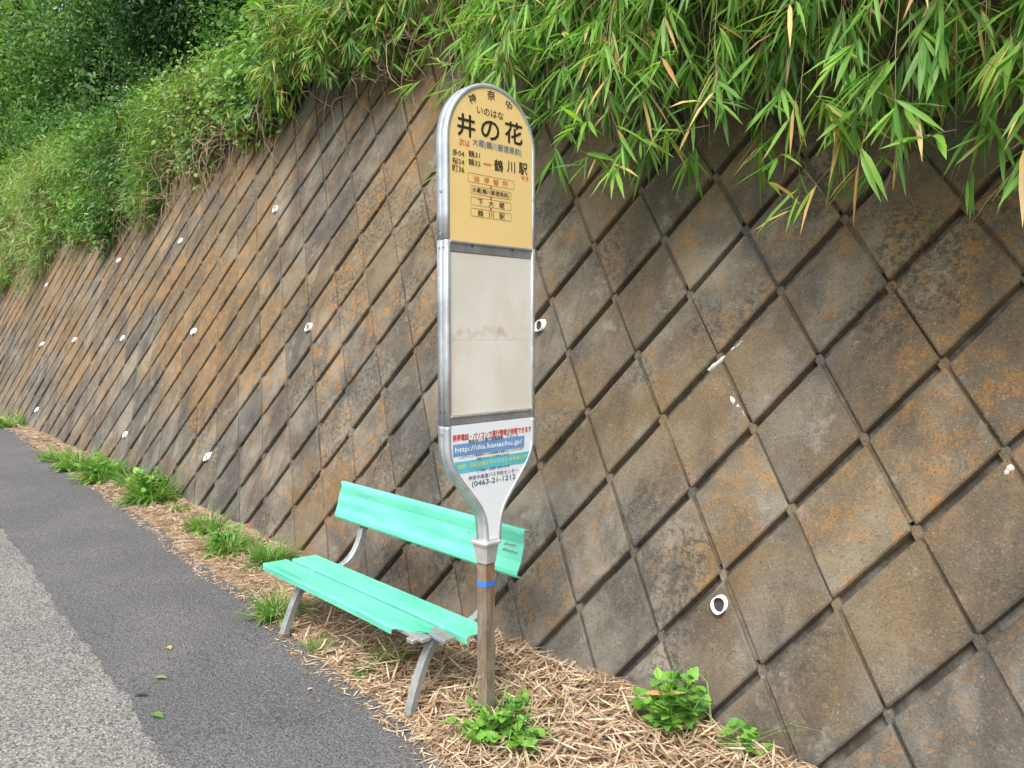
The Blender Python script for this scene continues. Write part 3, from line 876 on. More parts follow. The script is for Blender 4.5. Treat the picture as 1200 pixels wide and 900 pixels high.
# ================================================================ BENCH
BX0, BX1 = -3.675, -2.225
BZ = 0.300
bench = empty('bench', ((BX0 + BX1) / 2, 1.90, float(gz(-2.9))), 'mint green bench with a torn seat edge standing before the block wall', 'bench')
BB = np.array(bench.location)
def prism_x(prof, x0f, x1f, name, mat, parent=None, n=1, smooth=False):
    """closed profile (y, z) run along x; the end positions may depend on the profile point"""
    k = len(prof); Vv = []
    for s in range(n + 1):
        for (y, z) in prof:
            a, b = x0f(y, z), x1f(y, z); x = a + (b - a) * s / n
            Vv.append((x - BB[0], y - BB[1], z - BB[2]))
    Fs = [(s * k + j, s * k + (j + 1) % k, (s + 1) * k + (j + 1) % k, (s + 1) * k + j) for s in range(n) for j in range(k)]
    Fs += [tuple(range(k))[::-1], tuple(range(n * k, (n + 1) * k))]
    mb = MB(); mb.add(Vv, [f[::-1] for f in Fs]); return mb.build(name, M[mat], parent or bench, smooth)
def channel(pts, th):
    """open polyline (y, z) thickened to a closed sheet profile"""
    p = np.array(pts, float); T = np.gradient(p, axis=0); T /= np.linalg.norm(T, axis=1)[:, None]
    Nn = np.stack([-T[:, 1], T[:, 0]], 1)
    return [tuple(q) for q in p] + [tuple(q) for q in (p - Nn * th)[::-1]]
tilt = -0.05                                     # the seat falls slightly towards the back
def seat_prof(y0, y1, lipf, lipb):
    z = lambda y: BZ + tilt * (y - 1.73)
    pts = [(y0 - 0.001, z(y0) - lipf), (y0 - 0.002, z(y0) - 0.008), (y0 + 0.001, z(y0) - 0.002), (y0 + 0.007, z(y0))]
    pts += [(y, z(y) - 0.0012 * math.sin(PI * (y - y0) / (y1 - y0))) for y in np.linspace(y0 + 0.03, y1 - 0.03, 4)]
    pts += [(y1 - 0.007, z(y1)), (y1 - 0.001, z(y1) - 0.003), (y1 + 0.001, z(y1) - 0.009), (y1, z(y1) - lipb)]
    return channel(pts, 0.004)
# front board, torn away along its front corner on the right: every strip of it ends at another place
def front_board():
    prof = seat_prof(1.732, 1.872, 0.034, 0.022)
    k = len(prof); half = k // 2
    r = np.random.default_rng(5)
    Vv = []; stations = np.linspace(BX0, BX1 - 0.015, 30)
    def end_x(y):                               # torn edge
        t = (y - 1.732) / 0.146
        return -2.515 + 0.245 * min(1, max(0, t)) ** 0.75
    jag = {}
    for j, (y, z) in enumerate(prof):
        jj = j if j < half else k - 1 - j
        jag[j] = end_x(prof[jj][0]) + 0.016 * math.sin(jj * 2.6) 
    for s in range(30):
        for j, (y, z) in enumerate(prof):
            left = BX0 + (0.012 if (s == 0 and (j % 3) == 1 and j < half) else 0)
            x = left + (jag[j] - left) * s / 29
            sag = 0.0
            if s > 25: sag = -0.006 * (s - 25) / 4 * (0.6 + 0.4 * math.sin(j))
            Vv.append((x - BB[0], y - BB[1], z + sag - BB[2]))
    Fs = [(s * k + j, s * k + (j + 1) % k, (s + 1) * k + (j + 1) % k, (s + 1) * k + j) for s in range(29) for j in range(k)]
    Fs += [tuple(range(k))[::-1], tuple(range(29 * k, 30 * k))]
    mb = MB(); mb.add(Vv, [f[::-1] for f in Fs]); o = mb.build('seat_board', M['teal'], bench); return tag(o, 'front seat board with its right corner torn off')
front_board()
prism_x(seat_prof(1.896, 2.040, 0.034, 0.022), lambda y, z: BX0 + 0.01, lambda y, z: BX1, 'seat_board', 'teal', n=6)
# core slat under the front board that the tear lays bare
r5 = np.random.default_rng(8)
mb = MB()
for (xa, xb, ya, yb, zt_) in ((-2.62, -2.33, 1.752, 1.796, BZ - 0.009), (-2.60, -2.262, 1.808, 1.868, BZ - 0.0085)):
    mb.box(((xa + xb) / 2 - BB[0], (ya + yb) / 2 - BB[1], zt_ - 0.009 - BB[2]), ((xb - xa) / 2, (yb - ya) / 2, 0.008), None, 0.002)
mb.build('seat_core', M['galv'], bench)
# backrest: one folded sheet with a lip above and below
def bq(u, o):                                   # u along the leaning back, o out towards the sitter
    lean = RAD(14)
    return (2.168 + u * math.sin(lean) - o * math.cos(lean), 0.474 + u * math.cos(lean) + o * math.sin(lean))
bp = [bq(-0.004, -0.020), bq(-0.004, 0.004), bq(0.004, 0.010), bq(0.020, 0.011), bq(0.050, 0.003), bq(0.060, 0.000), bq(0.135, 0.000), bq(0.145, 0.004), bq(0.175, 0.013), bq(0.192, 0.012), bq(0.200, 0.005), bq(0.200, -0.020)]
bprof = channel(bp, 0.004)
def back_left(y, z):                            # notched left end
    u = (z - 0.474) / math.cos(RAD(14))
    return BX0 + 0.005 + (0.016 if 0.142 < u < 0.19 else 0.0) - (0.012 if 0.055 < u < 0.14 else 0.0)
prism_x(bprof, back_left, lambda y, z: BX1 + 0.012, 'backrest', 'teal', n=6)
# scuffs on the right end of the backrest
def scuff(u0, u1, x0, x1, seed):
    r = np.random.default_rng(seed); mb = MB(); x = x0
    while x < x1:
        w = r.uniform(0.003, 0.009); ua, ub = u0 + r.uniform(0, 0.006), u1 - r.uniform(0, 0.008)
        q = []
        for (xx, u, sk) in ((x, ua, 0), (x + w, ua, 0), (x + w, ub, 0.006), (x, ub, 0.006)):
            o_ = 0.0135 if u > 0.1625 else 0.0012 + max(0, (u - 0.136)) * 0.42
            y, z = bq(u, o_ + 0.0008); q.append((xx + sk - BB[0], y - BB[1], z - BB[2]))
        mb.add(q, [(0, 1, 2, 3)]); x += w + r.uniform(0.001, 0.005)
    mb.build('scuff', M['zinc'], bench)
scuff(0.086, 0.104, -2.335, -2.245, 2)
scuff(0.112, 0.130, -2.330, -2.262, 3)
# two bent side frames: front leg, rear leg, bracket under the seat, curved back support
SECT = np.array([(-1, -0.7), (-0.7, -1), (0.7, -1), (1, -0.7), (1, 0.7), (0.7, 1), (-0.7, 1), (-1, 0.7)]) * np.array([[1.0, 1.0]])
def spline(P, n=14):
    P = np.array(P, float); t = np.linspace(0, len(P) - 1, n); out = []
    Q = np.vstack([2 * P[0] - P[1], P, 2 * P[-1] - P[-2]])
    for tt in t:
        i = min(int(tt), len(P) - 2); f = tt - i; a, b, c_, d = Q[i], Q[i + 1], Q[i + 2], Q[i + 3]
        out.append(0.5 * ((2 * b) + (c_ - a) * f + (2 * a - 5 * b + 4 * c_ - d) * f * f + (3 * b - a - 3 * c_ + d) * f ** 3))
    return np.array(out)
def frame_bar(name, X, yz, r, mat):
    P = spline([(X, y, z) for y, z in yz])
    mb = MB(); mb.tube(P - BB, r, sec=SECT); return mb.build(name, M[mat], bench)
for X in (-3.455, -2.395):
    g = float(gz(X))
    lg = frame_bar('leg', X, [(1.722, g - 0.06), (1.735, g + 0.02), (1.790, 0.125), (1.835, 0.205), (1.885, 0.262)], 0.0195, 'zinc')
    mb = MB(); mb.box(np.array([X, 1.733, g + 0.012]) - BB, (0.023, 0.023, 0.014), None, 0.004); mb.build('foot', M['rust'], lg)
    frame_bar('leg', X, [(2.215, g - 0.06), (2.205, g + 0.02), (2.150, 0.125), (2.080, 0.215), (2.000, 0.262)], 0.0195, 'zinc')
    mb = MB(); mb.box(np.array([X, 1.885, 0.2685]) - BB, (0.020, 0.150, 0.009), None, 0.003); mb.build('seat_bracket', M['galv'], bench)
    frame_bar('back_support', X, [(1.960, 0.250), (2.050, 0.252), (2.120, 0.283), (2.168, 0.345), (2.198, 0.420), (2.212, 0.50), (2.235, 0.60), (2.250, 0.645)], 0.019, 'galv')
mb = MB()
mb.tube(np.array([(-3.455, 1.94, 0.245), (-2.395, 1.94, 0.245)]) - BB, 0.011, 8)
mb.build('tie_bar', M['zinc'], bench)
for X in (-3.455, -2.95, -2.395):
    mb = MB(); mb.box(np.array([X, 2.188, 0.462]) - BB, (0.018, 0.014, 0.012), None, 0.003); mb.build('clip', M['zinc'], bench)

# ================================================================ STRAW LITTER
def strips(n, Xf, seed, lmin, lmax, wmin, wmax, tilt_=0.22, lift=0.03):
    r = np.random.default_rng(seed)
    X, Y = Xf(r, n)
    Z = np.array([verge_z(x, y) if y > verge_edge(x) else float(gz(x)) + 0.003 for x, y in zip(X, Y)])
    onv = np.array([min(max((y - verge_edge(x)) / 0.15, 0), 1) for x, y in zip(X, Y)])
    Z = Z + 0.002 + r.random(n) ** 2 * lift * onv
    a = r.uniform(0, 2 * PI, n)
    D = np.stack([np.cos(a), np.sin(a), r.normal(0, tilt_, n) * (0.15 + 0.85 * onv)], 1)
    N = np.stack([r.normal(0, 0.3, n), r.normal(0, 0.3, n), np.ones(n)], 1)
    Ln = r.uniform(lmin, lmax, n) * (0.6 + 0.4 * onv); W = r.uniform(wmin, wmax, n)
    P = np.stack([X, Y, Z], 1) - unit(D) * Ln[:, None] * 0.5
    # nothing may stick into the wall
    tip = P + unit(D) * Ln[:, None]
    over = np.maximum(P[:, 1], tip[:, 1]) - (WD - 0.03)
    P[:, 1] -= np.maximum(over, 0)
    return leaf_verts(P, D, N, Ln, W, r.normal(0, 0.06, n), r.uniform(-0.3, 0.5, n)), r.random(n)
def near_area(r, n):
    X = r.normal(-1.85, 0.70, n); X = np.clip(X, -3.9, -0.2)
    e = np.array([verge_edge(x) for x in X])
    Y = e + (2.42 - e) * (1 - r.random(n) ** 1.25)
    return X, Y
def mid_area(r, n):
    X = -2.0 - r.random(n) ** 1.2 * 6.0
    e = np.array([verge_edge(x) for x in X])
    Y = e - 0.05 + (2.45 - e) * r.random(n)
    return X, Y
def far_area(r, n):
    X = -7.0 - r.random(n) * 16.0
    e = np.array([verge_edge(x) for x in X])
    return X, e - 0.05 + (2.5 - e) * r.random(n)
def road_area(r, n):
    X = -1.2 - r.random(n) ** 1.1 * 8.0
    e = np.array([verge_edge(x) for x in X])
    return X, e - np.abs(r.normal(0, 0.22, n)) - 0.02
parts = [strips(7500, near_area, 21, 0.05, 0.20, 0.004, 0.0105, 0.20, 0.06), strips(8000, mid_area, 22, 0.03, 0.12, 0.003, 0.008, 0.2, 0.03),
         strips(4500, far_area, 23, 0.04, 0.16, 0.005, 0.012, 0.2, 0.03), strips(330, road_area, 24, 0.008, 0.040, 0.002, 0.004, 0.05, 0.0)]
st = link('straw_litter', leaf_mesh('straw_litter', np.concatenate([p[0] for p in parts]), np.concatenate([p[1] for p in parts]), M['straw']))
tag(st, 'loose tan straw and dead bamboo leaves along the foot of the wall', 'straw', kind='stuff')

# ================================================================ PLANTS AT THE FOOT OF THE WALL
def lobed_leaf_mesh(seed, mat):
    """broad leaf with toothed lobes, folded along its midrib, unit length along +y"""
    r = np.random.default_rng(seed)
    ts = np.array([0.0, 0.10, 0.22, 0.30, 0.44, 0.52, 0.68, 0.76, 0.90, 1.0])
    ws = np.array([0.02, 0.16, 0.36, 0.26, 0.44, 0.30, 0.34, 0.20, 0.14, 0.0]) * r.uniform(0.9, 1.1, 10)
    Vv = []
    for t_, w_ in zip(ts, ws):
        zc = 0.10 * t_ - 0.28 * t_ * t_
        Vv += [(-w_, t_, zc + w_ * 0.22 + r.normal(0, 0.01)), (0, t_, zc), (w_, t_, zc + w_ * 0.22 + r.normal(0, 0.01))]
    Fs = []
    for i in range(len(ts) - 1):
        for j in range(2):
            Fs.append((3 * i + j, 3 * i + j + 1, 3 * i + j + 4, 3 * i + j + 3))
    m = mesh_of('leaf', Vv, Fs, mat, True)
    at = m.attributes.new('rnd', 'FLOAT', 'POINT'); at.data.foreach_set('value', np.full(len(Vv), r.random() * 0.3, np.float32))
    return m
LOBED = [lobed_leaf_mesh(300 + k, M['weed']) for k in range(5)]
def basis(D, N):
    D = D / np.linalg.norm(D); S = np.cross(D, N); S /= np.linalg.norm(S) + 1e-9; N = np.cross(S, D)
    return Matrix(((S[0], D[0], N[0]), (S[1], D[1], N[1]), (S[2], D[2], N[2])))
def leafy_weed(px, py, label, nst, hgt, spread, lsize, seed, group=None, per=9):
    r = np.random.default_rng(seed)
    g = ground(px, py); g[2] = verge_z(g[0], g[1])
    root = empty('leafy_weed', g, label, 'weed', group)
    for k in range(nst):
        a = r.uniform(0, 2 * PI); out = r.uniform(0.2, 1.0) * spread; h = hgt * r.uniform(0.5, 1.0) * (1.15 - 0.5 * out / spread)
        p0 = np.array([math.cos(a), math.sin(a), 0]) * out * 0.25
        p1 = np.array([math.cos(a) * out, math.sin(a) * out, h])
        P = spline([p0 - np.array([0, 0, 0.01]), (p0 * 0.6 + p1 * 0.4) + np.array([0, 0, h * 0.15]), p1], 7)
        if g[1] + P[:, 1].max() > wall_y(g[2]) - 0.02: P[:, 1] -= max(0, g[1] + P[:, 1].max() - wall_y(g[2]) + 0.02) * np.linspace(0, 1, 7)
        mb = MB(); mb.tube(P, np.linspace(0.0026, 0.0013, 7), 5); mb.build('stem', M['green_stem'], root, True)
        for i in range(per):
            t = 0.3 + 0.7 * (i + r.random()) / per
            q = P[min(int(t * 6), 6)]
            b = r.uniform(0, 2 * PI); D = np.array([math.cos(b), math.sin(b), r.uniform(0.0, 0.7)])
            if i == per - 1: D[2] = 1.2
            N = np.array([r.normal(0, 0.3), r.normal(0, 0.3), 1.0])
            s = lsize * r.uniform(0.6, 1.15) * (1.1 - 0.35 * t)
            o = link('leaf', LOBED[int(r.integers(0, 5))], root)
            o.matrix_local = Matrix.Translation(Vector(q)) @ basis(D, N).to_4x4() @ Matrix.Diagonal((s, s, s, 1))
    return root
def blades(P, n, hgt, spread, w, seed, mat, flat=0.75):
    r = np.random.default_rng(seed)
    a = r.uniform(0, 2 * PI, n); rad = spread * np.sqrt(r.random(n)) * 0.6
    B = np.stack([np.cos(a) * rad, np.sin(a) * rad * 0.8, np.full(n, -0.005)], 1)
    a2 = a + r.normal(0, 0.8, n)
    D = np.stack([np.cos(a2) * flat, np.sin(a2) * flat, np.ones(n)], 1) + r.normal(0, 0.18, (n, 3))
    L_ = hgt * (0.25 + 0.95 * r.random(n) ** 1.6)
    N = np.stack([-np.cos(a2), -np.sin(a2), 0.5 * np.ones(n)], 1)
    Vv = leaf_verts(B, D, N, L_, np.full(n, w) * r.uniform(0.6, 1.3, n), r.uniform(0.05, 0.9, n), r.uniform(0.1, 0.5, n))
    lim = wall_y(P[2]) - 0.015 - P[1]
    Vv[..., 1] = np.minimum(Vv[..., 1], lim + Vv[..., 2] * 0.3)
    Vv[..., 2] = np.maximum(Vv[..., 2], -0.02)
    return Vv, r.random(n)
def tuft(px, py, label, n, hgt, spread, w, seed, broad=0, group='grass tufts along the foot of the wall'):
    g = ground(px, py)
    g[1] = min(g[1], WD - 0.06); g[2] = verge_z(g[0], g[1])
    n = int(n * 1.7); broad = int(broad * 1.6); hgt *= 1.75; spread *= 1.45
    a, ra = blades(g, n, hgt, spread, w, seed, None)
    if broad:
        b, rb = blades(g, broad * 2, hgt * 0.62, spread * 1.25, w * 3.6, seed + 50, None, 1.3)
        a = np.concatenate([a, b]); ra = np.concatenate([ra, rb * 0.85])
    o = link('grass_tuft', leaf_mesh('grass_tuft', a, ra, M['grass']), None, g)
    return tag(o, label, 'grass tuft', group)
leafy_weed(583, 872, 'bushy green weed growing right in front of the rusty sign post', 24, 0.17, 0.25, 0.056, 41)
leafy_weed(790, 893, 'tall lobed weed against the wall right of the sign post', 18, 0.27, 0.20, 0.072, 42)
leafy_weed(628, 893, 'small low weed in the straw just right of the bushy one', 5, 0.06, 0.07, 0.040, 43, None, 6)
leafy_weed(862, 915, 'green weed cut by the bottom edge of the picture beside the wall', 6, 0.12, 0.13, 0.060, 44, None, 7)
tuft(600, 868, 'thin grass sprouting among the weed at the sign post', 60, 0.17, 0.07, 0.0045, 60, 0, None)
tuft(838, 905, 'few long grass stalks standing beside the lobed weed', 9, 0.30, 0.06, 0.004, 61, 0, None)
leafy_weed(262, 640, 'leafy weed among grass, nearest of three left of the bench', 14, 0.16, 0.17, 0.055, 45, None, 7)
leafy_weed(172, 585, 'large leafy weed against the wall, middle of three left of the bench', 20, 0.30, 0.26, 0.085, 46, None, 8)
leafy_weed(118, 560, 'leafy weed far along the verge, farthest of three left of the bench', 16, 0.24, 0.26, 0.085, 47, None, 7)
for i, (px, py, n, h, s, w, br, lb) in enumerate((
        (456, 778, 90, 0.085, 0.07, 0.005, 20, 'dark grass tuft in the straw under the right half of the seat'),
        (426, 792, 40, 0.05, 0.04, 0.005, 10, 'tiny grass tuft under the middle of the bench near the asphalt'),
        (375, 762, 70, 0.07, 0.06, 0.004, 0, 'sparse grass tuft beside the left front bench leg'),
        (325, 722, 170, 0.17, 0.10, 0.005, 30, 'tall pale grass tuft just behind the left front bench leg'),
        (318, 665, 190, 0.17, 0.10, 0.006, 40, 'dense grass tuft at the wall beyond the left end of the bench'),
        (267, 648, 240, 0.15, 0.13, 0.006, 60, 'wide grass tuft at the asphalt edge, first left of the bench'),
        (243, 622, 200, 0.14, 0.13, 0.006, 50, 'broad-leaved tuft by the wall, second left of the bench'),
        (210, 600, 60, 0.08, 0.08, 0.006, 20, 'small flat tuft between the two large clumps left of the bench'),
        (180, 588, 230, 0.24, 0.16, 0.008, 90, 'tallest dark green clump at the wall left of the bench'),
        (158, 570, 120, 0.17, 0.13, 0.008, 40, 'narrow clump touching the far side of the tallest one'),
        (122, 562, 190, 0.22, 0.20, 0.009, 70, 'broad bright clump farther along the verge'),
        (95, 549, 150, 0.19, 0.22, 0.009, 50, 'low spreading clump beyond the broad bright one'),
        (70, 538, 90, 0.15, 0.22, 0.010, 20, 'thin grass clump near the far end of the verge'),
        (12, 498, 160, 0.20, 0.35, 0.012, 40, 'farthest grass clump at the left edge of the picture'))):
    tuft(px, py, lb, n, h, s, w, 70 + i, br)

# single fallen leaves
def fallen(name, P, D, Ln, W, mat, label, curl=0.2, cat='leaf', group=None, N=(0, 0, 1)):
    D = np.array([D], float); z = np.zeros((1, 3))
    Vv = leaf_verts(z - unit(D) * Ln / 2, D, np.array([N], float), np.array([Ln]), np.array([W]), np.array([curl * 0.2]), np.array([curl]), 0.95, 0.95)
    o = link(name, leaf_mesh(name, Vv, np.array([0.5]), M[mat]), None, P)
    return tag(o, label, cat, group)
def road_leaf(px, py, Ln, W, ang, mat, label, curl=0.5, name='fallen_leaf'):
    g = ground(px, py); g[2] += 0.008; Ln *= 1.5; W *= 1.5
    fallen(name, g, (math.cos(ang), math.sin(ang), 0.02), Ln, W, mat, label, curl, 'leaf', 'leaves lying on the asphalt')
road_leaf(189, 796, 0.040, 0.018, 0.9, 'vine_pale', 'pale green leaf lying on the dark asphalt strip')
road_leaf(185, 841, 0.042, 0.024, 0.5, 'vine', 'curled green leaf on the asphalt nearest to the viewer')
road_leaf(166, 816, 0.045, 0.014, 0.9, 'bark', 'dark brown dead leaf at the seam between the two asphalts')
road_leaf(198, 761, 0.028, 0.018, 0.2, 'dry_leaf', 'small tan leaf on the dark asphalt, farthest of the four')
road_leaf(364, 809, 0.022, 0.010, 1.6, 'straw', 'tiny pale scrap of leaf on the asphalt before the bench')
tp = on_wall(779, 811, 0.30)
fallen('dry_leaf', tp, tuple(RT * 1.0 + np.array([0, 0, 0.05])), 0.155, 0.017, 'dry_leaf', 'long dry tan leaf lying level on top of the tall lobed weed', 0.2, 'leaf', None, (0.3, -0.8, 0.6))

def bare_twigs(root, xw, n, zlo, zhi, seed, base):
    """thin leafless runners hanging down the wall face"""
    r = np.random.default_rng(seed); mb = MB()
    for _ in range(n):
        x = r.uniform(-0.5, 0.5) * xw; zt_ = r.uniform(zhi - 0.25, zhi + 0.15); ze = r.uniform(zlo, zhi - 0.15)
        off = r.uniform(0.05, 0.40); P = [(x * 0.8, wall_y(min(zt_, WALL_TOP)) - base[1] + 0.1, zt_ - base[2])]
        m = 5
        for k in range(1, m + 1):
            z = zt_ + (ze - zt_) * k / m; x += r.normal(0, 0.07)
            P.append((x, wall_y(min(z, WALL_TOP)) - base[1] - off * math.sin(PI * min(1, 0.25 + 0.75 * k / m)) - 0.025 + 0.0 * z, z - base[2] + r.normal(0, 0.02)))
        mb.tube(spline(P, 16), np.linspace(0.0042, 0.0018, 16), 4, False)
        if r.random() < 0.6:
            i = int(r.integers(1, m)); q = np.array(P[i]); e = q + np.array([r.normal(0, 0.16), -0.03, -r.uniform(0.02, 0.22)])
            mb.tube(spline([q, (q + e) / 2 + np.array([0, -0.02, 0.03]), e], 6), np.linspace(0.0026, 0.0012, 6), 3, False)
    tag(mb.build('bare_twigs', M['pale_twig'], root), kind='stuff')

# ================================================================ BAMBOO OVER THE WALL
BLEAF = []
for k in range(6):
    r = np.random.default_rng(400 + k)
    Vv = leaf_verts(np.zeros((1, 3)), np.array([[0, 1.0, 0]]), np.array([[0, 0, 1.0]]), np.array([1.0]), np.array([0.105 + 0.03 * r.random()]), np.array([r.uniform(0.02, 0.16)]), np.array([r.uniform(0.2, 0.6)]))
    BLEAF.append(leaf_mesh('leaf', Vv, np.array([r.random() * 0.5 + 0.25]), M['bamboo']))
def bamboo(xc, width, culms, offs, zlow, zspan, label, seed, lleaf=(0.10, 0.20), mat='bamboo', nodes=17, per=7, singles_n=45, zbase=WALL_TOP, dry=0.09, t0=0.32):
    """culms arch out over the wall's edge and hang; their tips end between zlow and zlow + zspan, offs in front of the face"""
    r = np.random.default_rng(seed)
    yr = wall_y(zbase) + 0.25; zmin = zlow - 0.12
    base = np.array([xc, yr, zbase])
    root = empty('bamboo_clump', base, label, 'bamboo', 'bamboo clumps hanging over the wall')
    P_, D_, N_, L_, W_, dr_ = [], [], [], [], [], []
    twigs = MB()
    for c in range(culms):
        x0 = r.uniform(-0.5, 0.5) * width; y0 = r.uniform(-0.15, 0.45); z0 = max(0, y0) * 0.5
        ze = zlow + zspan * r.random() ** 1.15
        fo = offs * (0.12 + 0.88 * r.random() ** 0.8)
        e3 = np.array([x0 + r.normal(0, 0.22), wall_y(min(ze, zbase)) - fo / math.cos(BAT) - yr, ze - zbase])
        s3 = np.array([x0, y0, z0])
        up = r.uniform(0.12, 0.42) + 0.12 * max(0, ze - zbase)
        c1 = s3 + np.array([0, -0.25 * offs - 0.25, up * 1.6]); c2 = np.array([e3[0], e3[1] - 0.10 - 0.30 * r.random(), e3[2] * 0.35 + up])
        t = np.linspace(0, 1, 14)[:, None]
        C = (1 - t) ** 3 * s3 + 3 * t * (1 - t) ** 2 * c1 + 3 * t * t * (1 - t) * c2 + t ** 3 * e3
        zw = C[:, 2] + zbase; lim = np.where(zw < zbase, WD + zw * math.tan(BAT) - 0.05 - yr, 9.0)
        C[:, 1] = np.minimum(C[:, 1], lim)
        mb = MB(); mb.tube(C, np.linspace(0.0046, 0.0011, 14), 5)
        mb.build('stem', M['stem'], root, True)
        for k in range(nodes):
            tt = t0 + (1 - t0) * (k + r.random()) / nodes
            i = min(int(tt * 13), 12); f = tt * 13 - i
            q = C[i] * (1 - f) + C[i + 1] * f; T = unit(C[i + 1] - C[i])
            bd = unit(T * 0.70 + r.normal(0, 0.60, 3) + np.array([0.05, -0.25, -0.05]))
            bl = r.uniform(0.05, 0.20)
            e = q + bd * bl; e[2] -= 0.2 * bl
            if e[2] < 0: e[1] = min(e[1], WD + (e[2] + zbase) * math.tan(BAT) - 0.04 - yr)
            twigs.tube([q, (q + e) / 2 + np.array([0, 0, 0.02 * bl]), e], [0.0012, 0.001, 0.0006], 3, False)
            m = int(r.integers(per - 2, per + 3))
            side = unit(np.cross(bd, unit(np.array([0.3, -0.6, 1.0]))))
            for j in range(m):
                s_ = 0.40 + 0.60 * (j + 1) / m
                fan = (j - (m - 1) / 2) / m
                d = unit(bd * 0.75 + side * fan * 2.0 + r.normal(0, 0.22, 3) + np.array([0, -0.10, -0.22]))
                P_.append(q + (e - q) * s_); D_.append(d); N_.append(np.array([r.normal(0, 0.4), -0.55 + r.normal(0, 0.4), 0.9]))
                L_.append(r.uniform(*lleaf)); W_.append(r.uniform(0.080, 0.115)); dr_.append(r.uniform(0.03, 0.40))
    P_ = np.array(P_); D_ = np.array(D_); N_ = np.array(N_); L_ = np.array(L_); W_ = np.array(W_) * L_; dr_ = np.array(dr_)
    tip = P_ + D_ * L_[:, None]
    zabs = np.minimum(P_[:, 2], tip[:, 2]) + zbase
    ok = (np.maximum(tip[:, 1], P_[:, 1]) + yr < WD + np.minimum(zabs, 9) * math.tan(BAT) - 0.01) | (zabs > zbase + 0.05)
    ok &= (zabs > zmin)
    P_, D_, N_, L_, W_, dr_ = (a[ok] for a in (P_, D_, N_, L_, W_, dr_))
    n = len(P_); isdry = r.random(n) < dry
    wp = P_ + base
    cand = np.where(~isdry & in_frame(wp, -4))[0]
    pick = cand[np.argsort(np.linalg.norm(wp[cand] - CAM, axis=1))[:singles_n]]
    single = np.zeros(n, bool); single[pick] = True
    for i in pick:
        o = link('leaf', BLEAF[int(r.integers(0, 6))], root)
        s = L_[i]; o.matrix_local = Matrix.Translation(Vector(P_[i])) @ basis(D_[i] + np.array([0, 0, -0.1]), N_[i]).to_4x4() @ Matrix.Diagonal((s, s, s, 1))
    for nm, sel, mt in (('foliage', ~isdry & ~single, mat), ('dead_leaves', isdry, 'dry_leaf')):
        k = int(sel.sum())
        if not k: continue
        Vv = leaf_verts(P_[sel], D_[sel], N_[sel], L_[sel], W_[sel], dr_[sel], r.uniform(0.15, 0.6, k))
        tag(link(nm, leaf_mesh(nm, Vv, r.random(k), M[mt]), root), kind='stuff')
    tag(twigs.build('twigs', M['twig'], root), kind='stuff')
    return root
bamboo(0.25, 0.9, 26, 0.75, 2.02, 1.1, 'bamboo clump hanging lowest at the right edge of the picture', 501)
bamboo(-0.45, 0.8, 40, 0.75, 1.95, 1.1, 'dark-hearted bamboo clump over the wall, second from the right edge', 502)
bamboo(-1.05, 0.8, 42, 0.75, 1.97, 1.15, 'drooping bamboo clump with dry straw-coloured leaves, third from the right', 503, dry=0.16)
bamboo(-1.65, 0.7, 40, 0.75, 2.12, 1.1, 'bamboo clump with a long hanging spray right of the yellow sign top', 504)
bamboo(-2.25, 0.7, 38, 0.70, 2.30, 1.1, 'bamboo clump whose tips touch the right side of the yellow sign', 505)
bamboo(-2.85, 0.7, 30, 0.65, 2.42, 1.15, 'bamboo clump directly above and behind the rounded sign top', 506)
_b = bamboo(-3.45, 0.6, 20, 0.60, 2.95, 1.0, 'shorter bamboo clump above the wall just left of the sign top', 507)
bare_twigs(_b, 0.9, 9, 3.0, 3.85, 901, np.array(_b.location))
_b = bamboo(-4.3, 0.9, 18, 0.55, 3.62, 0.7, 'short bamboo clump with bare twigs, second left of the sign', 508, mat='bamboo_far', dry=0.16)
bare_twigs(_b, 1.2, 26, 2.95, 4.0, 902, np.array(_b.location))
_b = bamboo(-5.4, 1.0, 26, 0.55, 3.55, 0.9, 'shaggy bamboo clump at top of wall left of the bare twigs', 509, mat='bamboo_far', dry=0.12)
bare_twigs(_b, 1.2, 12, 3.1, 3.8, 903, np.array(_b.location))
bamboo(-6.5, 1.2, 28, 0.55, 3.60, 1.0, 'bamboo clump with yellowed tufts beside the leafy vines', 510, mat='bamboo_far', dry=0.18)

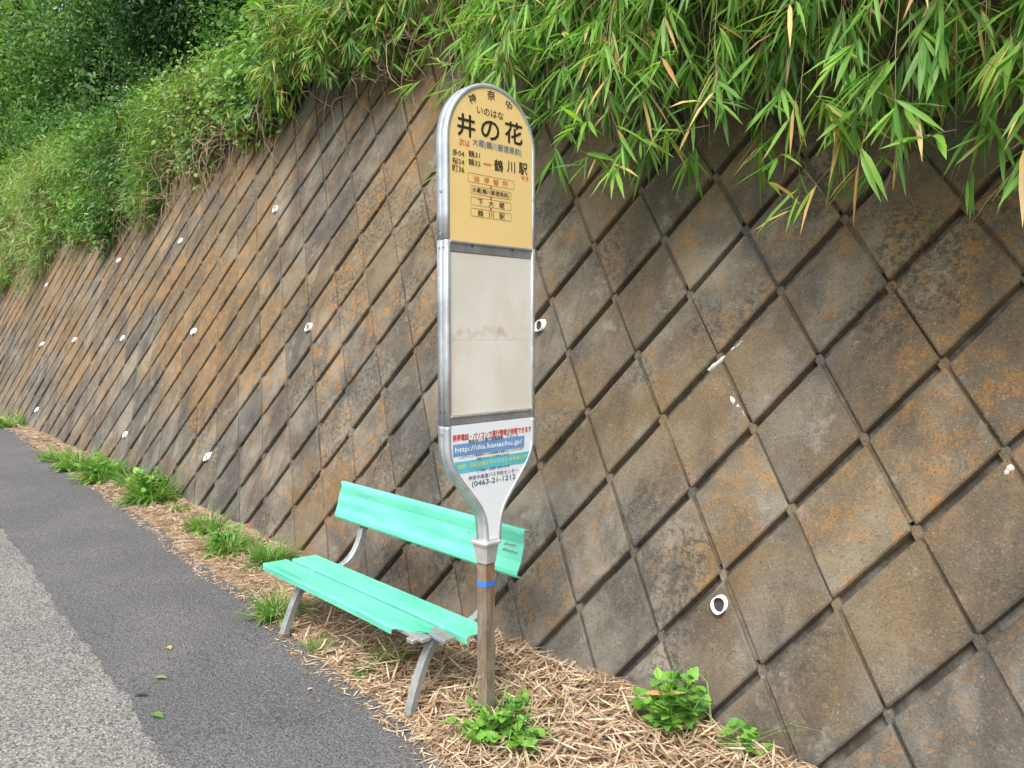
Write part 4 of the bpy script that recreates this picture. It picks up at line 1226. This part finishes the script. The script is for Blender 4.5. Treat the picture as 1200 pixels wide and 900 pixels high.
# ================================================================ VINES AND SHRUBS OVER THE FAR WALL
def drape(name, xc, width, zlow, R, n, mat, label, seed, cat, group, lsize=(0.05, 0.10), lw=0.7, ztop=None, dead=0.1, ntw=40, ycen=None, narrow=False, back=1.3):
    """leafy growth that bulges over the wall's top edge and hangs down its face to zlow"""
    r = np.random.default_rng(seed)
    z0 = WALL_TOP + 0.05; y0 = wall_y(WALL_TOP) if ycen is None else ycen
    root = empty(name, (xc, y0, z0), label, cat, group)
    hang = z0 - zlow
    nc = max(20, n // 48)
    # clusters over the surface of the bulge and curtain
    tot = back + R * PI / 2 + hang
    u = r.random(nc) * tot
    x = r.normal(0, 0.38, nc) * width
    low = hang * np.clip(1 - (np.abs(x) / (0.95 * width)) ** 2, 0.15, 1) * r.uniform(0.75, 1.05, nc)
    C = np.zeros((nc, 3)); O = np.zeros((nc, 3))
    for i in range(nc):
        ui = u[i]; RR = R * r.uniform(0.55, 1.1)
        if ui < back:
            d = back - ui; C[i] = (x[i], d, RR * 0.9 + d * 0.62); O[i] = (r.normal(0, 0.3), -0.4, 1)
        elif ui < back + R * PI / 2:
            a = PI / 2 - (ui - back) / R; C[i] = (x[i], -RR * math.cos(a), RR * math.sin(a)); O[i] = (r.normal(0, 0.3), -math.cos(a) - 0.1, math.sin(a))
        else:
            dd = (ui - back - R * PI / 2) / hang; zz_ = -dd * low[i]
            off = RR * (1 - 0.75 * dd)
            yw = wall_y(z0 + zz_) - y0
            C[i] = (x[i] * (1 - 0.25 * dd), yw - 0.04 - off * r.uniform(0.5, 1), zz_); O[i] = (r.normal(0, 0.4), -1, 0.25)
    cnt = r.integers(14, 83, nc); k = np.repeat(np.arange(nc), cnt)[:n]; n = len(k)
    sp = (0.085 + 0.05 * R) * r.uniform(0.6, 1.5, nc)[k][:, None]
    P = C[k] + r.normal(0, sp, (n, 3))
    yl = WD + np.minimum(P[:, 2] + z0, z0) * math.tan(BAT) - 0.03 - y0
    P[:, 1] = np.where(P[:, 2] < 0.0, np.minimum(P[:, 1], yl), P[:, 1])
    D = unit(O[k] * 0.5 + r.normal(0, 0.6, (n, 3)) + np.array([0, -0.1, -0.45]))
    N = unit(O[k] + r.normal(0, 0.5, (n, 3)) + np.array([0, 0, 0.6]))
    Ln = r.uniform(*lsize, n); W = Ln * lw * r.uniform(0.8, 1.15, n)
    tip = P + D * Ln[:, None]
    over = tip[:, 1] - (WD + np.minimum(tip[:, 2] + z0, z0) * math.tan(BAT) - 0.02 - y0)
    P[:, 1] -= np.where(tip[:, 2] < 0, np.maximum(over, 0), 0)
    isd = r.random(n) < dead
    shade = 0.35 * r.random(nc)[k] + 0.65 * r.random(n)
    for nm, sel, mt in (('foliage', ~isd, mat), ('dead_leaves', isd, 'dry_leaf')):
        m = int(sel.sum())
        if m:
            ls = Ln[sel] * (1.3 if mt == 'dry_leaf' else 1); ww = W[sel] * (0.25 if mt == 'dry_leaf' else 1)
            Vv = leaf_verts(P[sel], D[sel], N[sel], ls, ww, r.uniform(0.0, 0.4, m), r.uniform(0.1, 0.45, m))
            tag(link(nm, leaf_mesh(nm, Vv, shade[sel], M[mt]), root), kind='stuff')
    mb = MB()
    for j in range(ntw):
        i = int(r.integers(0, nc)); q = C[i].copy(); s = np.array([q[0] + r.normal(0, 0.3), max(q[1], 0) * 0.3 + 0.05, 0.10 + 0.1 * r.random()])
        e = q + np.array([r.normal(0, 0.12), r.normal(0, 0.05), -r.uniform(0.0, 0.35)])
        mid = (s + e) / 2 + np.array([r.normal(0, 0.12), -0.18, 0.12])
        if e[2] < 0: e[1] = min(e[1], wall_y(e[2] + z0) - y0 - 0.02)
        if mid[2] < 0: mid[1] = min(mid[1], wall_y(mid[2] + z0) - y0 - 0.05)
        mb.tube(spline([s, mid, e], 7), np.linspace(0.006, 0.0018, 7), 4, False)
    tag(mb.build('twigs', M['twig'], root), kind='stuff')
    return root
VG = 'vines and shrubs hanging over the far wall'
_b = drape('vine_shrub', -7.6, 0.95, 3.50, 0.42, 8500, 'vine', 'bright green leafy vine heap beside the shaggy bamboo', 601, 'vine', VG, (0.03, 0.085), 0.75, dead=0.07, ntw=90)
bare_twigs(_b, 1.6, 30, 2.8, 3.85, 904, np.array(_b.location))
_b = drape('vine_shrub', -9.0, 1.0, 3.35, 0.50, 8500, 'vine_pale', 'pale vine heap with reddish bare twigs at the wall top', 602, 'vine', VG, (0.03, 0.075), 0.70, dead=0.14, ntw=220)
bare_twigs(_b, 1.6, 46, 2.7, 3.8, 905, np.array(_b.location))
_b = drape('vine_shrub', -10.3, 1.0, 2.90, 0.55, 8500, 'bamboo_far', 'grassy curtain hanging down the wall with dry straw in it', 603, 'vine', VG, (0.06, 0.15), 0.14, dead=0.16, ntw=150)
bare_twigs(_b, 1.4, 24, 2.5, 3.4, 906, np.array(_b.location))
drape('vine_shrub', -11.7, 1.1, 2.70, 0.60, 8500, 'shrub', 'dark leafy curtain reaching low on the wall, next to the dry grass', 604, 'vine', VG, (0.03, 0.09), 0.6, dead=0.08, ntw=90)
drape('vine_shrub', -13.4, 1.3, 2.60, 0.65, 8500, 'vine', 'green hanging shrub beyond the dark leafy curtain', 605, 'vine', VG, (0.05, 0.11), 0.4, dead=0.08, ntw=90)
drape('vine_shrub', -15.6, 1.5, 2.30, 0.75, 8500, 'vine_pale', 'pale grassy shrub hanging low near the left edge', 606, 'vine', VG, (0.08, 0.18), 0.14, dead=0.20, ntw=90)
drape('vine_shrub', -18.5, 2.0, 2.35, 0.8, 7000, 'vine_pale', 'yellowish shrub on the wall top at the left edge', 607, 'vine', VG, (0.08, 0.18), 0.20, dead=0.16, ntw=60)
drape('vine_shrub', -22.5, 2.6, 2.5, 0.9, 6000, 'shrub', 'farthest dark shrub on the wall at the left edge', 608, 'vine', VG, (0.08, 0.16), 0.5, dead=0.05, ntw=30)

def bush(name, c, rad, n, mat, label, seed, cat='shrub', group='shrubs on the slope above the wall', ls=(0.07, 0.14), lw=0.6, trunk_to=None):
    """rounded bush with stems; foliage in clumps through its volume"""
    r = np.random.default_rng(seed); c = np.array(c, float); rad = np.array(rad, float)
    zb = hill_z(c[0], c[1]); root = empty(name, (c[0], c[1], zb), label, cat, group)
    off = c - np.array([c[0], c[1], zb])
    nc = max(16, n // 90)
    d = unit(r.normal(0, 1, (nc, 3))); rr = r.random(nc) ** 0.45
    C = d * rr[:, None] * rad + off
    k = np.repeat(np.arange(nc), r.integers(30, 150, nc))[:n]; n = len(k)
    P = C[k] + r.normal(0, 1, (n, 3)) * rad.min() * 0.17 * r.uniform(0.6, 1.4, nc)[k][:, None]
    P[:, 2] = np.maximum(P[:, 2], -0.2)
    D = unit(d[k] * 0.6 + r.normal(0, 0.7, (n, 3)) + np.array([0, 0, -0.15])); N = unit(d[k] + r.normal(0, 0.5, (n, 3)) + np.array([0, 0, 0.8]))
    Ln = r.uniform(*ls, n); shade = 0.4 * r.random(nc)[k] + 0.6 * r.random(n)
    Vv = leaf_verts(P, D, N, Ln, Ln * lw, r.uniform(0, 0.3, n), r.uniform(0.1, 0.4, n))
    tag(link('crown' if cat == 'tree' else 'foliage', leaf_mesh('foliage', Vv, shade, M[mat]), root), kind='stuff')
    return root, C, off
SGp = 'shrubs on the slope above the wall'
def shrub(c, rad, n, mat, label, seed, ls=(0.07, 0.14), lw=0.6):
    root, C, off = bush('shrub', c, rad, n, mat, label, seed, 'shrub', SGp, ls, lw)
    r = np.random.default_rng(seed + 1)
    mb = MB()
    for i in range(min(16, len(C))):
        mb.tube(spline([(r.normal(0, 0.08), r.normal(0, 0.08), -0.2), C[i] * 0.5 + r.normal(0, 0.1, 3), C[i]], 6), np.linspace(0.02, 0.006, 6), 4, False)
    mb.build('stems', M['twig'], root)
def tree(c, rad, n, mat, label, seed, tr=0.16, ls=(0.10, 0.20), lw=0.5):
    root, C, off = bush('tree', c, rad, n, mat, label, seed, 'tree', 'trees on the slope behind the wall', ls, lw)
    r = np.random.default_rng(seed + 1)
    hgt = off[2] + rad[2] * 0.5
    T = spline([(0, 0, -0.4), (r.normal(0, 0.15), r.normal(0, 0.1), hgt * 0.35), (r.normal(0, 0.25), r.normal(0, 0.2), hgt * 0.7), (r.normal(0, 0.3), 0, hgt)], 14)
    mb = MB(); mb.tube(T, np.linspace(tr, tr * 0.25, 14), 9); tk = mb.build('trunk', M['bark'], root, True)
    for i in range(min(22, len(C))):
        s = T[int(r.integers(5, 13))]; mb = MB()
        mb.tube(spline([s, (s + C[i]) / 2 + np.array([0, 0, 0.25]) + r.normal(0, 0.15, 3), C[i]], 7), np.linspace(tr * 0.3, 0.012, 7), 5)
        mb.build('limb', M['bark'], tk, True)
    return root
shrub((-8.3, 4.9, 5.4), (1.2, 0.9, 0.8), 5000, 'vine', 'bright broad-leaved shrub above the vines in front of the tree trunk', 701, (0.06, 0.13), 0.8)
shrub((-10.6, 5.1, 5.4), (1.4, 0.9, 0.9), 8000, 'shrub', 'fine-leaved dark shrub behind the pale vine heap', 702, (0.035, 0.08), 0.5)
shrub((-12.8, 4.9, 4.9), (1.4, 0.9, 0.9), 8000, 'tree_mid', 'rounded green shrub behind the dark leafy curtain', 703, (0.04, 0.09), 0.5)
shrub((-15.5, 5.0, 5.0), (1.7, 1.0, 1.1), 7000, 'shrub', 'mid-green shrub on the slope before the far trees', 704, (0.05, 0.11), 0.5)
shrub((-19.0, 4.8, 5.0), (2.0, 1.2, 1.3), 7000, 'tree_mid', 'round shrub low at the left edge under the far trees', 705, (0.07, 0.14), 0.5)
shrub((-6.3, 5.2, 5.9), (1.4, 0.9, 0.7), 5000, 'bamboo_far', 'grassy green thicket on the slope above the shaggy bamboo', 706, (0.10, 0.20), 0.12)
shrub((-4.4, 5.2, 5.8), (1.4, 0.9, 0.8), 5000, 'bamboo_far', 'grassy green thicket on the slope above the sign', 707, (0.10, 0.20), 0.12)
shrub((-2.4, 5.0, 5.6), (1.4, 0.9, 0.8), 4000, 'bamboo_far', 'grassy green thicket above the bamboo right of the sign', 708, (0.10, 0.20), 0.12)
shrub((-0.4, 4.8, 5.4), (1.4, 0.9, 0.8), 4000, 'bamboo_far', 'dark grassy thicket above the bamboo at the right edge', 709, (0.10, 0.20), 0.12)
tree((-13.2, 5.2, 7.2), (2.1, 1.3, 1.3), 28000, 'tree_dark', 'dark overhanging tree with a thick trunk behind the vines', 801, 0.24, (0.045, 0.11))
tree((-9.9, 6.6, 8.2), (2.2, 1.4, 1.2), 16000, 'tree_dark', 'dark tree crown at the very top above the bright shrub', 802, 0.22, (0.05, 0.12))
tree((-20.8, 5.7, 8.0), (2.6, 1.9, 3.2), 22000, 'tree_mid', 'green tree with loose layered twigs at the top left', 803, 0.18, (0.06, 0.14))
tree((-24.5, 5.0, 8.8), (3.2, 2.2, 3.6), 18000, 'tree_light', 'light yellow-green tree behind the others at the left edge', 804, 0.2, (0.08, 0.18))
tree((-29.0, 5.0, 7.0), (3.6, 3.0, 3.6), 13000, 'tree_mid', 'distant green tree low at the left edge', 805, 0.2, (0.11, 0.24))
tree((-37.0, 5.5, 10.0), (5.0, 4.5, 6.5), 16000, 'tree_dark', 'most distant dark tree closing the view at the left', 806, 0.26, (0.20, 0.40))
tree((-33.0, 13.0, 17.0), (6.0, 4.5, 7.0), 16000, 'tree_dark', 'tall dark tree high on the slope behind the light tree', 807, 0.28, (0.20, 0.42))
tree((-22.0, 13.0, 16.5), (5.0, 3.5, 5.5), 16000, 'tree_dark', 'tall dark tree high on the slope behind the thick trunk', 808, 0.28, (0.16, 0.34))
